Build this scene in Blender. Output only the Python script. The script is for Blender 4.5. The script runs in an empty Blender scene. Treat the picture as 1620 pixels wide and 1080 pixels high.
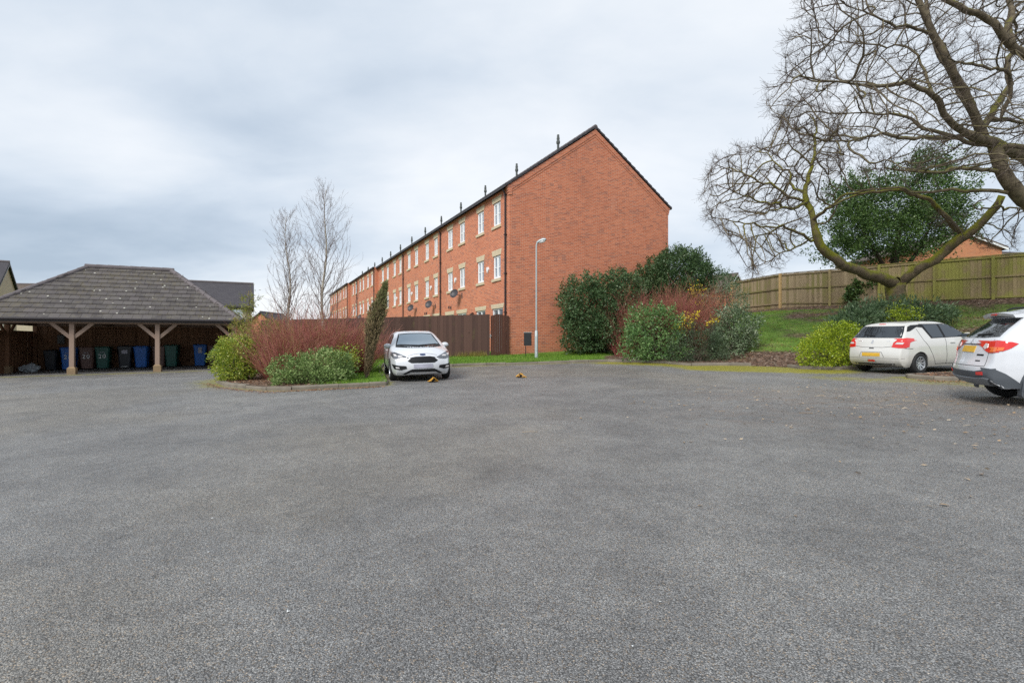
import bpy, bmesh, math, random
import numpy as np
from mathutils import Vector, Matrix, kdtree
from mathutils.geometry import delaunay_2d_cdt
from mathutils.bvhtree import BVHTree
R = math.radians
S = bpy.context.scene
C = S.collection
# ---------------------------------------------------------------- camera, world, sun, exposure
cam = bpy.data.objects.new('camera', bpy.data.cameras.new('camera')); C.objects.link(cam)
cam.location = (0, 0, 1.30); cam.rotation_euler = (R(90), 0, 0)
cam.data.sensor_width = 36; cam.data.lens = 18.18; cam.data.clip_end = 3000; cam.data.clip_start = .05
cam.data.shift_y = -0.0008
S.camera = cam
S.view_settings.view_transform = 'Standard'; S.view_settings.look = 'None'
S.view_settings.exposure = 1.22; S.view_settings.gamma = 1
S.render.film_transparent = False
try:
    S.cycles.max_bounces = 6; S.cycles.transparent_max_bounces = 6; S.cycles.use_denoising = False
except Exception: pass

class NG:
    def __init__(s, tree): s.t = tree; s.n = tree.nodes; s.l = tree.links
    def add(s, typ, ins=None, **kw):
        n = s.n.new(typ)
        for k, v in kw.items(): setattr(n, k, v)
        for k, v in (ins or {}).items():
            if isinstance(v, bpy.types.NodeSocket): s.l.new(v, n.inputs[k])
            elif isinstance(v, bpy.types.Node): s.l.new(v.outputs[0], n.inputs[k])
            else: n.inputs[k].default_value = v
        return n
    def math(s, op, a, b=0.0, clamp=False): return s.add('ShaderNodeMath', {0: a, 1: b}, operation=op, use_clamp=clamp).outputs[0]
    def vmath(s, op, a, b=(0, 0, 0)): return s.add('ShaderNodeVectorMath', {0: a, 1: b}, operation=op)
    def noise(s, vec, scale, detail=4, rough=.55, dist=0):
        return s.add('ShaderNodeTexNoise', {'Vector': vec, 'Scale': scale, 'Detail': detail, 'Roughness': rough, 'Distortion': dist}).outputs[0]
    def ramp(s, fac, stops, interp='LINEAR'):
        r = s.add('ShaderNodeValToRGB', {0: fac}); e = r.color_ramp; e.interpolation = interp
        while len(e.elements) < len(stops): e.elements.new(.5)
        for i, (p, c) in enumerate(stops):
            e.elements[i].position = p
            e.elements[i].color = tuple(c) + (1,) if hasattr(c, '__len__') else (c, c, c, 1)
        return r.outputs[0]
    def mix(s, fac, a, b, mode='MIX'):
        n = s.n.new('ShaderNodeMix'); n.data_type = 'RGBA'; n.blend_type = mode; n.clamp_result = False
        for k, v in ((0, fac), (6, a), (7, b)):
            if isinstance(v, bpy.types.NodeSocket): s.l.new(v, n.inputs[k])
            elif k == 0: n.inputs[k].default_value = v
            else: n.inputs[k].default_value = tuple(v) + (1,) if len(v) == 3 else v
        return n.outputs[2]
    def attr(s, name): return s.add('ShaderNodeAttribute', attribute_name=name).outputs['Fac']
    def smooth(s, v, a, b):
        n = s.add('ShaderNodeMapRange', {0: v, 1: a, 2: b, 3: 0.0, 4: 1.0}); n.interpolation_type = 'SMOOTHSTEP'; return n.outputs[0]

SUN_EL, SUN_AZ = 42, 212      # azimuth clockwise from +Y (view direction): behind the camera and to its left
W = bpy.data.worlds.new('World'); S.world = W; W.use_nodes = True
W.node_tree.nodes.clear(); g = NG(W.node_tree)
tc = g.add('ShaderNodeTexCoord').outputs['Generated']
sky = g.add('ShaderNodeTexSky', sky_type='NISHITA', sun_disc=False, sun_elevation=R(SUN_EL), sun_rotation=R(SUN_AZ))
sep = g.add('ShaderNodeSeparateXYZ', {0: tc})
zz = g.math('ADD', g.math('MAXIMUM', sep.outputs[2], 0.0), .22)
px = g.math('DIVIDE', sep.outputs[0], zz); py = g.math('DIVIDE', sep.outputs[1], zz)
cp = g.add('ShaderNodeCombineXYZ', {0: g.math('MULTIPLY', px, .75), 1: py, 2: 0.0})
n1 = g.noise(cp, .75, 5, .5, .25)
n2 = g.noise(g.vmath('ADD', cp, (7.3, 2.1, 4)).outputs[0], 1.9, 6, .55, .2)
f = g.math('ADD', g.math('ADD', g.math('MULTIPLY', n1, .85), g.math('MULTIPLY', n2, .45)), -.13)
f = g.math('ADD', f, g.math('MULTIPLY', g.math('SUBTRACT', 1.0, g.smooth(sep.outputs[2], .0, .20)), .13))
def lobe(d, r, a):
    d = Vector(d).normalized()
    q = g.vmath('MULTIPLY', g.vmath('SUBTRACT', tc, tuple(d)).outputs[0], (1, 1, 2.2))
    dd = g.vmath('LENGTH', q.outputs[0]).outputs['Value']
    return g.math('MULTIPLY', g.math('SUBTRACT', 1.0, g.smooth(dd, 0.0, r)), a)
def pxdir(x, y): return ((x - 810) / 818, 1, (539 - y) / 818)
for (x, y, r, a) in ((150, 215, .42, -.10), (60, 380, .40, -.13), (330, 390, .35, -.12), (200, 300, .36, .17), (700, 300, .4, .10), (1150, 60, .9, .11),
                     (520, 190, .4, -.05), (330, 60, .5, .05), (430, 470, .3, .14), (650, 250, .25, .07), (0, 100, .3, .10), (1250, 300, .6, .05), (700, 130, .5, -.02)):
    f = g.math('ADD', f, lobe(pxdir(x, y), r, a))
col = g.ramp(f, [(.28, (.41, .50, .61)), (.41, (.53, .615, .72)), (.51, (.645, .72, .81)), (.61, (.76, .815, .88)), (.74, (.89, .92, .955))])
b1 = g.add('ShaderNodeBackground', {0: sky.outputs[0], 1: .06})
b2 = g.add('ShaderNodeBackground', {0: col, 1: .48})
mx = g.add('ShaderNodeMixShader', {0: .93, 1: b1.outputs[0], 2: b2.outputs[0]})
g.l.new(mx.outputs[0], g.add('ShaderNodeOutputWorld').inputs[0])
sl = bpy.data.lights.new('sun', 'SUN'); sl.energy = 1.5; sl.angle = R(24); sl.color = (1, .97, .92)
sun = bpy.data.objects.new('sun', sl); C.objects.link(sun)
a, e = R(SUN_AZ), R(SUN_EL)
sun.rotation_euler = Vector((math.sin(a) * math.cos(e), math.cos(a) * math.cos(e), math.sin(e))).to_track_quat('Z', 'Y').to_euler()

# ---------------------------------------------------------------- materials
def new_mat(name):
    m = bpy.data.materials.new(name); m.use_nodes = True; m.node_tree.nodes.clear()
    return m, NG(m.node_tree)
def finish(g, bsdf): g.l.new(bsdf.outputs[0], g.add('ShaderNodeOutputMaterial').inputs[0])
def pbsdf(g, color, rough=.6, bump=None, bstr=.3, bdist=.01, metal=0.0, spec=.5, **kw):
    ins = {'Base Color': color if not isinstance(color, tuple) else color + (1,), 'Roughness': rough, 'Metallic': metal, 'Specular IOR Level': spec}
    ins.update(kw)
    if bump is not None: ins['Normal'] = g.add('ShaderNodeBump', {'Strength': bstr, 'Distance': bdist, 'Height': bump}).outputs[0]
    return g.add('ShaderNodeBsdfPrincipled', ins)
def m_plain(name, col, rough=.5, metal=0.0, spec=.5, var=.12, scale=3.0, dirt=0, coat=0.0, bump=0.0, bscale=60):
    m, g = new_mat(name); oc = g.add('ShaderNodeTexCoord').outputs['Object']
    n = g.noise(oc, scale, 5, .6)
    c = g.mix(n, tuple(max(0, v * (1 - var * 2)) for v in col), tuple(v * (1 + var) for v in col))
    if dirt: c = g.mix(g.math('MULTIPLY', g.smooth(g.noise(oc, 6, 6, .7), .5, .8), dirt), c, (.10, .085, .06))
    kw = {'Coat Weight': coat, 'Coat Roughness': .04} if coat else {}
    rr = g.math('MULTIPLY_ADD', n, .15); g.n[-1].inputs[2].default_value = max(0, rough - .07)
    if bump: b = pbsdf(g, c, rr, g.noise(oc, bscale, 4, .6), bump, .01, metal, spec, **kw)
    else: b = pbsdf(g, c, rr, None, 0, 0, metal, spec, **kw)
    finish(g, b); return m
def m_brick(name, c1, c2, mortar, dark, spread=.5, rough=.85):
    m, g = new_mat(name); uv = g.add('ShaderNodeTexCoord').outputs['UV']
    b = g.add('ShaderNodeTexBrick', {'Vector': uv, 'Color1': c1 + (1,), 'Color2': c2 + (1,), 'Mortar': mortar + (1,), 'Scale': 1.0, 'Mortar Size': .0065,
                                    'Mortar Smooth': .3, 'Bias': -.15, 'Brick Width': .225, 'Row Height': .075})
    b.offset = .5
    big = g.noise(uv, .35, 5, .6); 
    st = g.vmath('MULTIPLY', uv, (4.44, 13.33, 1)).outputs[0]
    cell = g.add('ShaderNodeTexWhiteNoise', {'Vector': g.vmath('FLOOR', g.vmath('ADD', st, (.5, 0, 0)).outputs[0]).outputs[0]}, noise_dimensions='2D').outputs[0]
    patch = g.math('ADD', g.math('MULTIPLY', cell, .6), g.math('MULTIPLY', g.noise(g.vmath('MULTIPLY', uv, (1, 3, 1)).outputs[0], .9, 4, .6), .7))
    d = g.math('MULTIPLY', g.smooth(patch, .70, .98), spread)
    d = g.math('MULTIPLY', d, g.math('SUBTRACT', 1.0, b.outputs[1]))
    c = g.mix(d, b.outputs[0], dark)
    c = g.mix(g.smooth(big, .35, .7), c, g.mix(.22, c, (c1[0] * .6, c1[1] * .62, c1[2] * .7)))
    wn = g.smooth(g.noise(g.vmath('MULTIPLY', uv, (1.3, .35, 1)).outputs[0], 1.1, 6, .7), .58, .8)
    c = g.mix(g.math('MULTIPLY', wn, .16), c, (.62, .5, .42))
    vv = g.add('ShaderNodeSeparateXYZ', {0: uv}).outputs[1]; dn = g.math('ADD', vv, g.math('MULTIPLY', g.noise(uv, 1.3, 5, .7), -1.6))
    c = g.mix(g.math('MULTIPLY', g.math('SUBTRACT', 1.0, g.smooth(dn, -.4, .5)), .35), c, (.14, .085, .05))
    stn = g.smooth(g.noise(g.vmath('MULTIPLY', uv, (.55, .16, 1)).outputs[0], 1.0, 6, .75), .52, .75); c = g.mix(g.math('MULTIPLY', stn, .22), c, (.20, .075, .045))
    finish(g, pbsdf(g, c, rough, b.outputs[1], -.35, .006, spec=.25)); return m
def m_wood(name, col, alt, rough=.85, moss=None, mossamt=0.0, grain=1.0):
    m, g = new_mat(name); oc = g.add('ShaderNodeTexCoord').outputs['Object']; uv = g.add('ShaderNodeTexCoord').outputs['UV']
    rnd = g.attr('rnd')
    st = g.vmath('MULTIPLY', uv, (28, 1.6, 1)).outputs[0]
    gr = g.noise(g.vmath('ADD', st, g.add('ShaderNodeCombineXYZ', {0: g.math('MULTIPLY', rnd, 90.0), 1: g.math('MULTIPLY', rnd, 33.0), 2: 0.0}).outputs[0]).outputs[0], 1.0, 5, .65)
    c = g.mix(g.math('ADD', g.math('MULTIPLY', rnd, .6), g.math('MULTIPLY', gr, .45 * grain)), col, alt)
    kn = g.smooth(g.noise(g.vmath('MULTIPLY', uv, (9, 4, 1)).outputs[0], 1.0, 2, .5), .68, .74)
    c = g.mix(g.math('MULTIPLY', kn, .5), c, tuple(v * .35 for v in col))
    if moss:
        mo = g.smooth(g.math('ADD', g.noise(oc, 1.3, 5, .65), g.math('MULTIPLY', rnd, .25)), .72 - mossamt * .35, .92 - mossamt * .2)
        c = g.mix(mo, c, moss)
    finish(g, pbsdf(g, c, rough, gr, .35, .006, spec=.25)); return m
def m_leaf(name, stops, rough=.5, trans=.25, spec=.4, scale=1.2):
    m, g = new_mat(name); oc = g.add('ShaderNodeTexCoord').outputs['Object']
    f = g.math('ADD', g.math('MULTIPLY', g.attr('rnd'), .62), g.math('MULTIPLY', g.noise(oc, scale, 3, .6), .42))
    n = len(stops); c = g.ramp(f, [(.12 + .8 * i / (n - 1), s) for i, s in enumerate(stops)])
    p = pbsdf(g, c, rough, spec=spec)
    t = g.add('ShaderNodeBsdfTranslucent', {0: c})
    finish(g, g.add('ShaderNodeMixShader', {0: trans, 1: p.outputs[0], 2: t.outputs[0]})); return m
def m_bark(name, col, alt, moss=None, amt=.5, scale=6, rough=.9):
    m, g = new_mat(name); oc = g.add('ShaderNodeTexCoord').outputs['Object']
    n = g.noise(oc, scale, 6, .65)
    c = g.mix(g.smooth(n, .35, .65), col, alt)
    if moss:
        nz = g.add('ShaderNodeSeparateXYZ', {0: g.add('ShaderNodeNewGeometry').outputs['Normal']}).outputs[2]
        mo = g.smooth(g.math('ADD', g.math('MULTIPLY', nz, .22), g.noise(oc, 1.1, 5, .7)), .66 - amt * .3, .80 - amt * .2)
        th = g.attr('thick')
        c = g.mix(g.math('MULTIPLY', mo, th), c, g.mix(g.noise(oc, 9, 3, .6), moss, tuple(v * .5 for v in moss)))
    finish(g, pbsdf(g, c, rough, g.noise(g.vmath('MULTIPLY', oc, (1, 1, .35)).outputs[0], 26, 5, .7), .6, .012, spec=.2)); return m
def m_tile(name, c1, c2, moss, w=.3, h=.3, mamt=.5):
    m, g = new_mat(name); uv = g.add('ShaderNodeTexCoord').outputs['UV']; oc = g.add('ShaderNodeTexCoord').outputs['Object']
    b = g.add('ShaderNodeTexBrick', {'Vector': uv, 'Color1': c1 + (1,), 'Color2': c2 + (1,), 'Mortar': (.02, .02, .018, 1), 'Scale': 1.0, 'Mortar Size': .007,
                                    'Mortar Smooth': .2, 'Bias': 0.0, 'Brick Width': w, 'Row Height': h}); b.offset = .5
    c = g.mix(g.smooth(g.noise(oc, 1.2, 5, .65), .4, .7), b.outputs[0], g.mix(.5, b.outputs[0], c2))
    mo = g.math('MULTIPLY', g.smooth(g.math('ADD', g.math('MULTIPLY', b.outputs[1], .16), g.noise(oc, 5.5, 6, .75)), .60, .74), mamt)
    c = g.mix(mo, c, moss)
    sp = g.add('ShaderNodeTexVoronoi', {'Vector': oc, 'Scale': 5.0, 'Randomness': 1.0})
    lich = g.math('MULTIPLY', g.math('SUBTRACT', 1.0, g.smooth(sp.outputs[0], .09, .13)), g.smooth(g.add('ShaderNodeSeparateXYZ', {0: sp.outputs[1]}).outputs[0], .55, .6))
    c = g.mix(g.math('MULTIPLY', lich, min(1, mamt * 1.4)), c, (.5, .5, .44))
    finish(g, pbsdf(g, c, .75, g.math('ADD', g.math('MULTIPLY', b.outputs[1], -1.0), g.math('MULTIPLY', g.noise(oc, 30, 4, .6), .3)), .5, .01, spec=.35)); return m

MT = {}
MT['brick'] = m_brick('red_brick', (.59, .195, .102), (.46, .132, .066), (.60, .41, .30), (.19, .09, .08), .52)
MT['brick_far'] = m_brick('orange_brick', (.50, .20, .09), (.44, .15, .07), (.45, .32, .22), (.2, .1, .07), .3)
MT['buff'] = m_brick('buff_stone', (.50, .42, .31), (.44, .36, .26), (.42, .37, .30), (.25, .2, .14), .3)
MT['stone'] = m_plain('cream_stone', (.60, .49, .34), .85, var=.1, scale=4, dirt=.25, bump=.3)
MT['padstone'] = m_plain('pad_stone', (.30, .21, .12), .9, var=.25, scale=5, dirt=.5, bump=.5)
MT['kerb'] = m_plain('kerb_concrete', (.23, .20, .16), .9, var=.4, scale=3, dirt=.8, bump=.5)
MT['upvc'] = m_plain('white_upvc', (.80, .81, .82), .35, var=.02)
MT['fascia'] = m_plain('black_upvc', (.018, .018, .022), .4)
MT['gutter'] = m_plain('brown_black_pipe', (.022, .016, .018), .35)
MT['metal'] = m_plain('galvanised_steel', (.42, .47, .48), .5, .35, var=.08, scale=8)
MT['black'] = m_plain('black_paint', (.012, .013, .015), .45)
MT['rubber'] = m_plain('tyre_rubber', (.018, .018, .018), .8, var=.3)
MT['dish'] = m_plain('dish_grey', (.045, .042, .048), .5)
MT['flue'] = m_plain('flue_grey', (.08, .09, .085), .6)
MT['dark_interior'] = m_plain('dark_room', (.03, .03, .035), .9)
def m_tile_real():
    m, g = new_mat('weathered_concrete_tile'); oc = g.add('ShaderNodeTexCoord').outputs['Object']; rnd = g.attr('rnd')
    c = g.mix(rnd, (.060, .053, .053), (.105, .093, .092))
    c = g.mix(g.smooth(g.noise(oc, 3, 5, .7), .4, .7), c, (.115, .105, .095))
    mo = g.smooth(g.math('ADD', g.noise(oc, 6.5, 6, .78), g.math('MULTIPLY', g.noise(oc, .7, 3, .5), .35)), .66, .82)
    c = g.mix(g.math('MULTIPLY', mo, .5), c, (.12, .10, .055))
    sp = g.add('ShaderNodeTexVoronoi', {'Vector': oc, 'Scale': 3.6, 'Randomness': 1.0})
    li = g.math('MULTIPLY', g.math('SUBTRACT', 1.0, g.smooth(sp.outputs[0], .10, .15)), g.smooth(g.add('ShaderNodeSeparateXYZ', {0: sp.outputs[1]}).outputs[0], .45, .5))
    c = g.mix(g.math('MULTIPLY', li, .85), c, (.55, .54, .46))
    finish(g, pbsdf(g, c, .75, g.noise(oc, 30, 4, .6), .4, .01, spec=.35)); return m
MT['tile'] = m_tile_real()
MT['ridge'] = m_plain('ridge_tile', (.15, .13, .135), .8, var=.3, scale=3, dirt=.4, bump=.4)
MT['tile_far'] = m_tile('dark_roof_tile', (.07, .065, .072), (.055, .05, .058), (.09, .08, .05), .3, .3, .2)
MT['tile_brown'] = m_tile('brown_roof_tile', (.13, .10, .08), (.10, .075, .06), (.09, .08, .05), .3, .3, .2)
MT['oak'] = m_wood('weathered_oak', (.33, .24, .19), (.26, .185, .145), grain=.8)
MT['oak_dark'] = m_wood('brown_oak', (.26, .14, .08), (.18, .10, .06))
MT['shed'] = m_wood('shed_board', (.28, .155, .09), (.18, .10, .06))
MT['fence_brown'] = m_wood('brown_stained_board', (.125, .070, .055), (.060, .035, .030), moss=(.11, .09, .04), mossamt=-.15)
MT['gate'] = m_wood('gate_board', (.075, .032, .022), (.058, .027, .020), grain=.4)
MT['fence_pale'] = m_wood('weathered_softwood', (.38, .30, .19), (.15, .11, .065), moss=(.20, .18, .07), mossamt=.40)
MT['fence_moss'] = m_wood('mossy_softwood', (.37, .29, .16), (.15, .115, .06), moss=(.27, .26, .07), mossamt=.78)
MT['post_new'] = m_wood('new_softwood', (.52, .36, .17), (.45, .30, .14), grain=.5)
MT['bark_big'] = m_bark('mossy_bark', (.19, .145, .095), (.11, .085, .058), (.26, .26, .03), .85)
MT['bark_high'] = m_bark('grey_green_bark', (.17, .14, .095), (.085, .068, .048), (.22, .21, .05), .45)
MT['twig'] = m_plain('twig_brown', (.11, .082, .064), .85, var=.3)
MT['birch'] = m_bark('pale_birch_bark', (.50, .46, .38), (.25, .21, .17), None, scale=4)
MT['birch_twig'] = m_plain('birch_twig', (.22, .17, .155), .8, var=.3)
MT['stem'] = m_plain('stem_brown', (.07, .05, .035), .9, var=.3)

def m_glass_window():
    m, g = new_mat('window_glass'); oc = g.add('ShaderNodeTexCoord').outputs['Object']
    c = g.mix(g.smooth(g.noise(oc, .8, 2, .5), .4, .6), (.10, .12, .14), (.32, .35, .38))
    p = pbsdf(g, c, .05, g.noise(oc, 2.5, 2, .5), .02, .02, spec=.8)
    gl = g.add('ShaderNodeBsdfGlossy', {0: (.85, .9, .95, 1), 1: .03})
    finish(g, g.add('ShaderNodeMixShader', {0: .42, 1: p.outputs[0], 2: gl.outputs[0]})); return m
MT['glass'] = m_glass_window()
def m_car_glass(name, k):
    m, g = new_mat(name)
    p = pbsdf(g, (.012, .014, .016), .04, spec=.9)
    gl = g.add('ShaderNodeBsdfGlossy', {0: (.72, .84, .92, 1), 1: .03})
    finish(g, g.add('ShaderNodeMixShader', {0: k, 1: p.outputs[0], 2: gl.outputs[0]})); return m
MT['carglass'] = m_car_glass('car_glass', .05); MT['windscreen'] = m_car_glass('windscreen_glass', .42)
def m_paint(name, col, dirt):
    m, g = new_mat(name); oc = g.add('ShaderNodeTexCoord').outputs['Object']
    z = g.add('ShaderNodeSeparateXYZ', {0: oc}).outputs[2]
    low = g.math('SUBTRACT', 1.0, g.smooth(g.math('ADD', z, g.math('MULTIPLY', g.noise(oc, 3, 4, .6), .5)), .35, .95))
    c = g.mix(g.math('MULTIPLY', low, dirt), col, (.40, .36, .28))
    finish(g, pbsdf(g, c, .28, spec=.5, **{'Coat Weight': .8, 'Coat Roughness': .05})); return m
MT['paint'] = m_paint('white_car_paint', (.63, .65, .685), .12)
MT['paint_dirty'] = m_paint('dusty_white_paint', (.60, .595, .57), .55)
MT['seam'] = m_plain('seam_shadow_gap', (.09, .09, .09), .7)
MT['chrome'] = m_plain('chrome', (.7, .7, .72), .15, 1.0, var=.02)
MT['rim'] = m_plain('alloy_silver', (.52, .54, .57), .3, .7, var=.06)
MT['trim'] = m_plain('black_plastic', (.013, .014, .016), .6, spec=.3)
MT['cladding'] = m_plain('grey_plastic', (.075, .085, .098), .6, var=.08)
MT['skid'] = m_plain('silver_plastic', (.20, .22, .24), .5, var=.06)
MT['lamp_red'] = m_plain('red_lens', (.62, .018, .012), .12, var=.05, coat=1.0)
MT['lamp_orange'] = m_plain('amber_lens', (.75, .16, .03), .12, var=.05, coat=1.0)
MT['lamp_clear'] = m_plain('clear_lens', (.62, .60, .60), .12, var=.1, coat=1.0)
MT['lamp_dark'] = m_plain('headlamp_lens', (.16, .17, .19), .1, .3, var=.3, scale=14, coat=1.0)
MT['plate_y'] = m_plain('yellow_plate', (.70, .42, .04), .5, var=.15, scale=6)
MT['plate_w'] = m_plain('pale_plate', (.42, .42, .50), .5, var=.2, scale=6)
MT['badge'] = m_plain('badge_blue', (.10, .13, .22), .3, .5)
MT['yellow'] = m_plain('yellow_paint', (.70, .36, .05), .5, var=.15, scale=20)
MT['white_bit'] = m_plain('white_paint', (.7, .72, .72), .6, var=.1)
MT['bag'] = m_plain('white_plastic_bag', (.34, .38, .41), .35, var=.2, scale=9)
MT['bin_blue'] = m_plain('blue_plastic', (.02, .14, .50), .45, var=.1)
MT['bin_brown'] = m_plain('brown_plastic', (.15, .085, .07), .5, var=.1)
MT['bin_green'] = m_plain('green_plastic', (.015, .10, .08), .45, var=.1)
MT['bin_black'] = m_plain('black_bin_plastic', (.022, .026, .035), .45, var=.1)
MT['box_grey'] = m_plain('meter_box_grey', (.13, .14, .14), .6)
# foliage
MT['laurel'] = m_leaf('laurel_leaf', [(.028, .058, .022), (.052, .100, .038), (.09, .155, .06), (.19, .26, .13)], .42, .2, .35)
MT['euonymus'] = m_leaf('euonymus_leaf', [(.09, .15, .02), (.19, .29, .03), (.38, .43, .05), (.62, .58, .13)], .4, .28, .5, 1.6)
MT['light_green'] = m_leaf('light_shrub_leaf', [(.04, .095, .03), (.085, .175, .05), (.15, .27, .08), (.30, .42, .17)], .4, .22, .5)
MT['variegated'] = m_leaf('variegated_leaf', [(.07, .12, .035), (.14, .22, .06), (.25, .35, .12), (.46, .52, .24)], .55, .22, .25)
MT['cotoneaster'] = m_leaf('fine_dark_leaf', [(.025, .045, .024), (.045, .075, .040), (.075, .115, .055), (.12, .16, .08)], .5, .12, .3)
MT['elaeagnus'] = m_leaf('silvery_leaf', [(.05, .085, .04), (.10, .155, .075), (.20, .26, .15), (.42, .46, .34)], .55, .18, .25)
MT['choisya'] = m_leaf('lime_leaf', [(.09, .15, .008), (.20, .29, .015), (.34, .42, .025), (.50, .54, .06)], .4, .3, .4, 2.0)
MT['greygreen'] = m_leaf('grey_green_leaf', [(.035, .07, .03), (.07, .125, .055), (.13, .20, .10), (.22, .30, .17)], .45, .2, .4)
MT['ivy'] = m_leaf('ivy_leaf', [(.024, .050, .014), (.05, .10, .026), (.09, .16, .04), (.20, .28, .09)], .45, .18, .35)
MT['bamboo'] = m_leaf('yellow_green_leaf', [(.09, .12, .02), (.20, .24, .04), (.32, .32, .07), (.34, .22, .08)], .5, .35, .3)
MT['conifer'] = m_leaf('dried_conifer', [(.17, .12, .075), (.26, .19, .11), (.24, .20, .10), (.14, .20, .06)], .8, .1, .2, 1.0)
MT['dogwood'] = m_leaf('dogwood_bark', [(.22, .065, .055), (.34, .095, .08), (.42, .155, .13), (.40, .24, .15)], .6, .05, .3, 1.0)
MT['dogwood_olive'] = m_leaf('olive_twig', [(.28, .17, .06), (.36, .26, .09), (.38, .16, .10), (.40, .33, .13)], .6, .05, .3, 1.0)
MT['yellow_leaf'] = m_leaf('yellow_blossom', [(.45, .30, .02), (.60, .46, .03), (.72, .58, .05), (.7, .5, .1)], .5, .3, .3)
MT['dead_leaf'] = m_leaf('dead_leaf', [(.14, .065, .035), (.25, .13, .07), (.36, .22, .14), (.48, .36, .26)], .8, .1, .2, 3)
MT['pale_leaf'] = m_leaf('pale_dry_leaf', [(.22, .14, .08), (.36, .25, .15), (.46, .36, .25), (.55, .47, .36)], .8, .1, .2, 3)
MT['grassblade'] = m_leaf('grass_blade', [(.06, .13, .015), (.11, .24, .022), (.18, .33, .035), (.30, .38, .07)], .6, .3, .2, .8)
MT['grassdry'] = m_leaf('dry_grass_blade', [(.16, .15, .03), (.26, .23, .05), (.34, .28, .08), (.42, .34, .16)], .7, .3, .2, .8)
MT['daff'] = m_leaf('strap_leaf', [(.03, .08, .02), (.06, .14, .035), (.10, .20, .06), (.15, .26, .10)], .5, .25, .3)

# ---------------------------------------------------------------- helpers
def tag(o, label=None, cat=None, group=None, kind=None):
    if label: o['label'] = label
    if cat: o['category'] = cat
    if group: o['group'] = group
    if kind: o['kind'] = kind
    return o
def empty(name, loc, rz=0, label=None, cat=None, group=None):
    o = bpy.data.objects.new(name, None); C.objects.link(o); o.location = loc; o.rotation_euler = (0, 0, rz)
    return tag(o, label, cat, group)
def link_mesh(name, me, mat, parent=None):
    o = bpy.data.objects.new(name, me); C.objects.link(o)
    if mat: me.materials.append(mat)
    if parent: o.parent = parent
    return o
def np_mesh(name, V, F, mat, parent=None, rnd=None, smooth=False, thick=None, uv=False):
    """V (N,3) float, F (M,k) int: one mesh of equal-sided faces"""
    V = np.asarray(V, dtype=np.float32); F = np.asarray(F, dtype=np.int32)
    me = bpy.data.meshes.new(name); k = F.shape[1]; m = len(F)
    me.vertices.add(len(V)); me.vertices.foreach_set('co', V.ravel())
    me.loops.add(m * k); me.loops.foreach_set('vertex_index', F.ravel())
    me.polygons.add(m); me.polygons.foreach_set('loop_start', np.arange(0, m * k, k, dtype=np.int32))
    me.polygons.foreach_set('loop_total', np.full(m, k, dtype=np.int32))
    if smooth: me.polygons.foreach_set('use_smooth', np.ones(m, dtype=bool))
    me.update(calc_edges=True)
    if rnd is not None:
        at = me.attributes.new('rnd', 'FLOAT', 'FACE'); at.data.foreach_set('value', np.asarray(rnd, dtype=np.float32))
    if thick is not None:
        at = me.attributes.new('thick', 'FLOAT', 'POINT'); at.data.foreach_set('value', np.asarray(thick, dtype=np.float32))
    if uv: plane_uv(me)
    return link_mesh(name, me, mat, parent)
def plane_uv(me):
    """UVs in metres: u along the horizontal of the face's plane, v up its slope"""
    uvl = me.uv_layers.new(name='uv'); vs = me.vertices; lp = me.loops; d = uvl.data
    for p in me.polygons:
        n = p.normal
        if abs(n.z) > .97: t = Vector((1, 0, 0)); w = Vector((0, 1, 0))
        else:
            t = Vector((-n.y, n.x, 0)).normalized(); w = n.cross(t)
            if abs(t.x) > abs(t.y):
                if t.x < 0: t = -t
            elif t.y < 0: t = -t
        for li in p.loop_indices:
            co = vs[lp[li].vertex_index].co; d[li].uv = (co.dot(t), co.dot(w))
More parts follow.
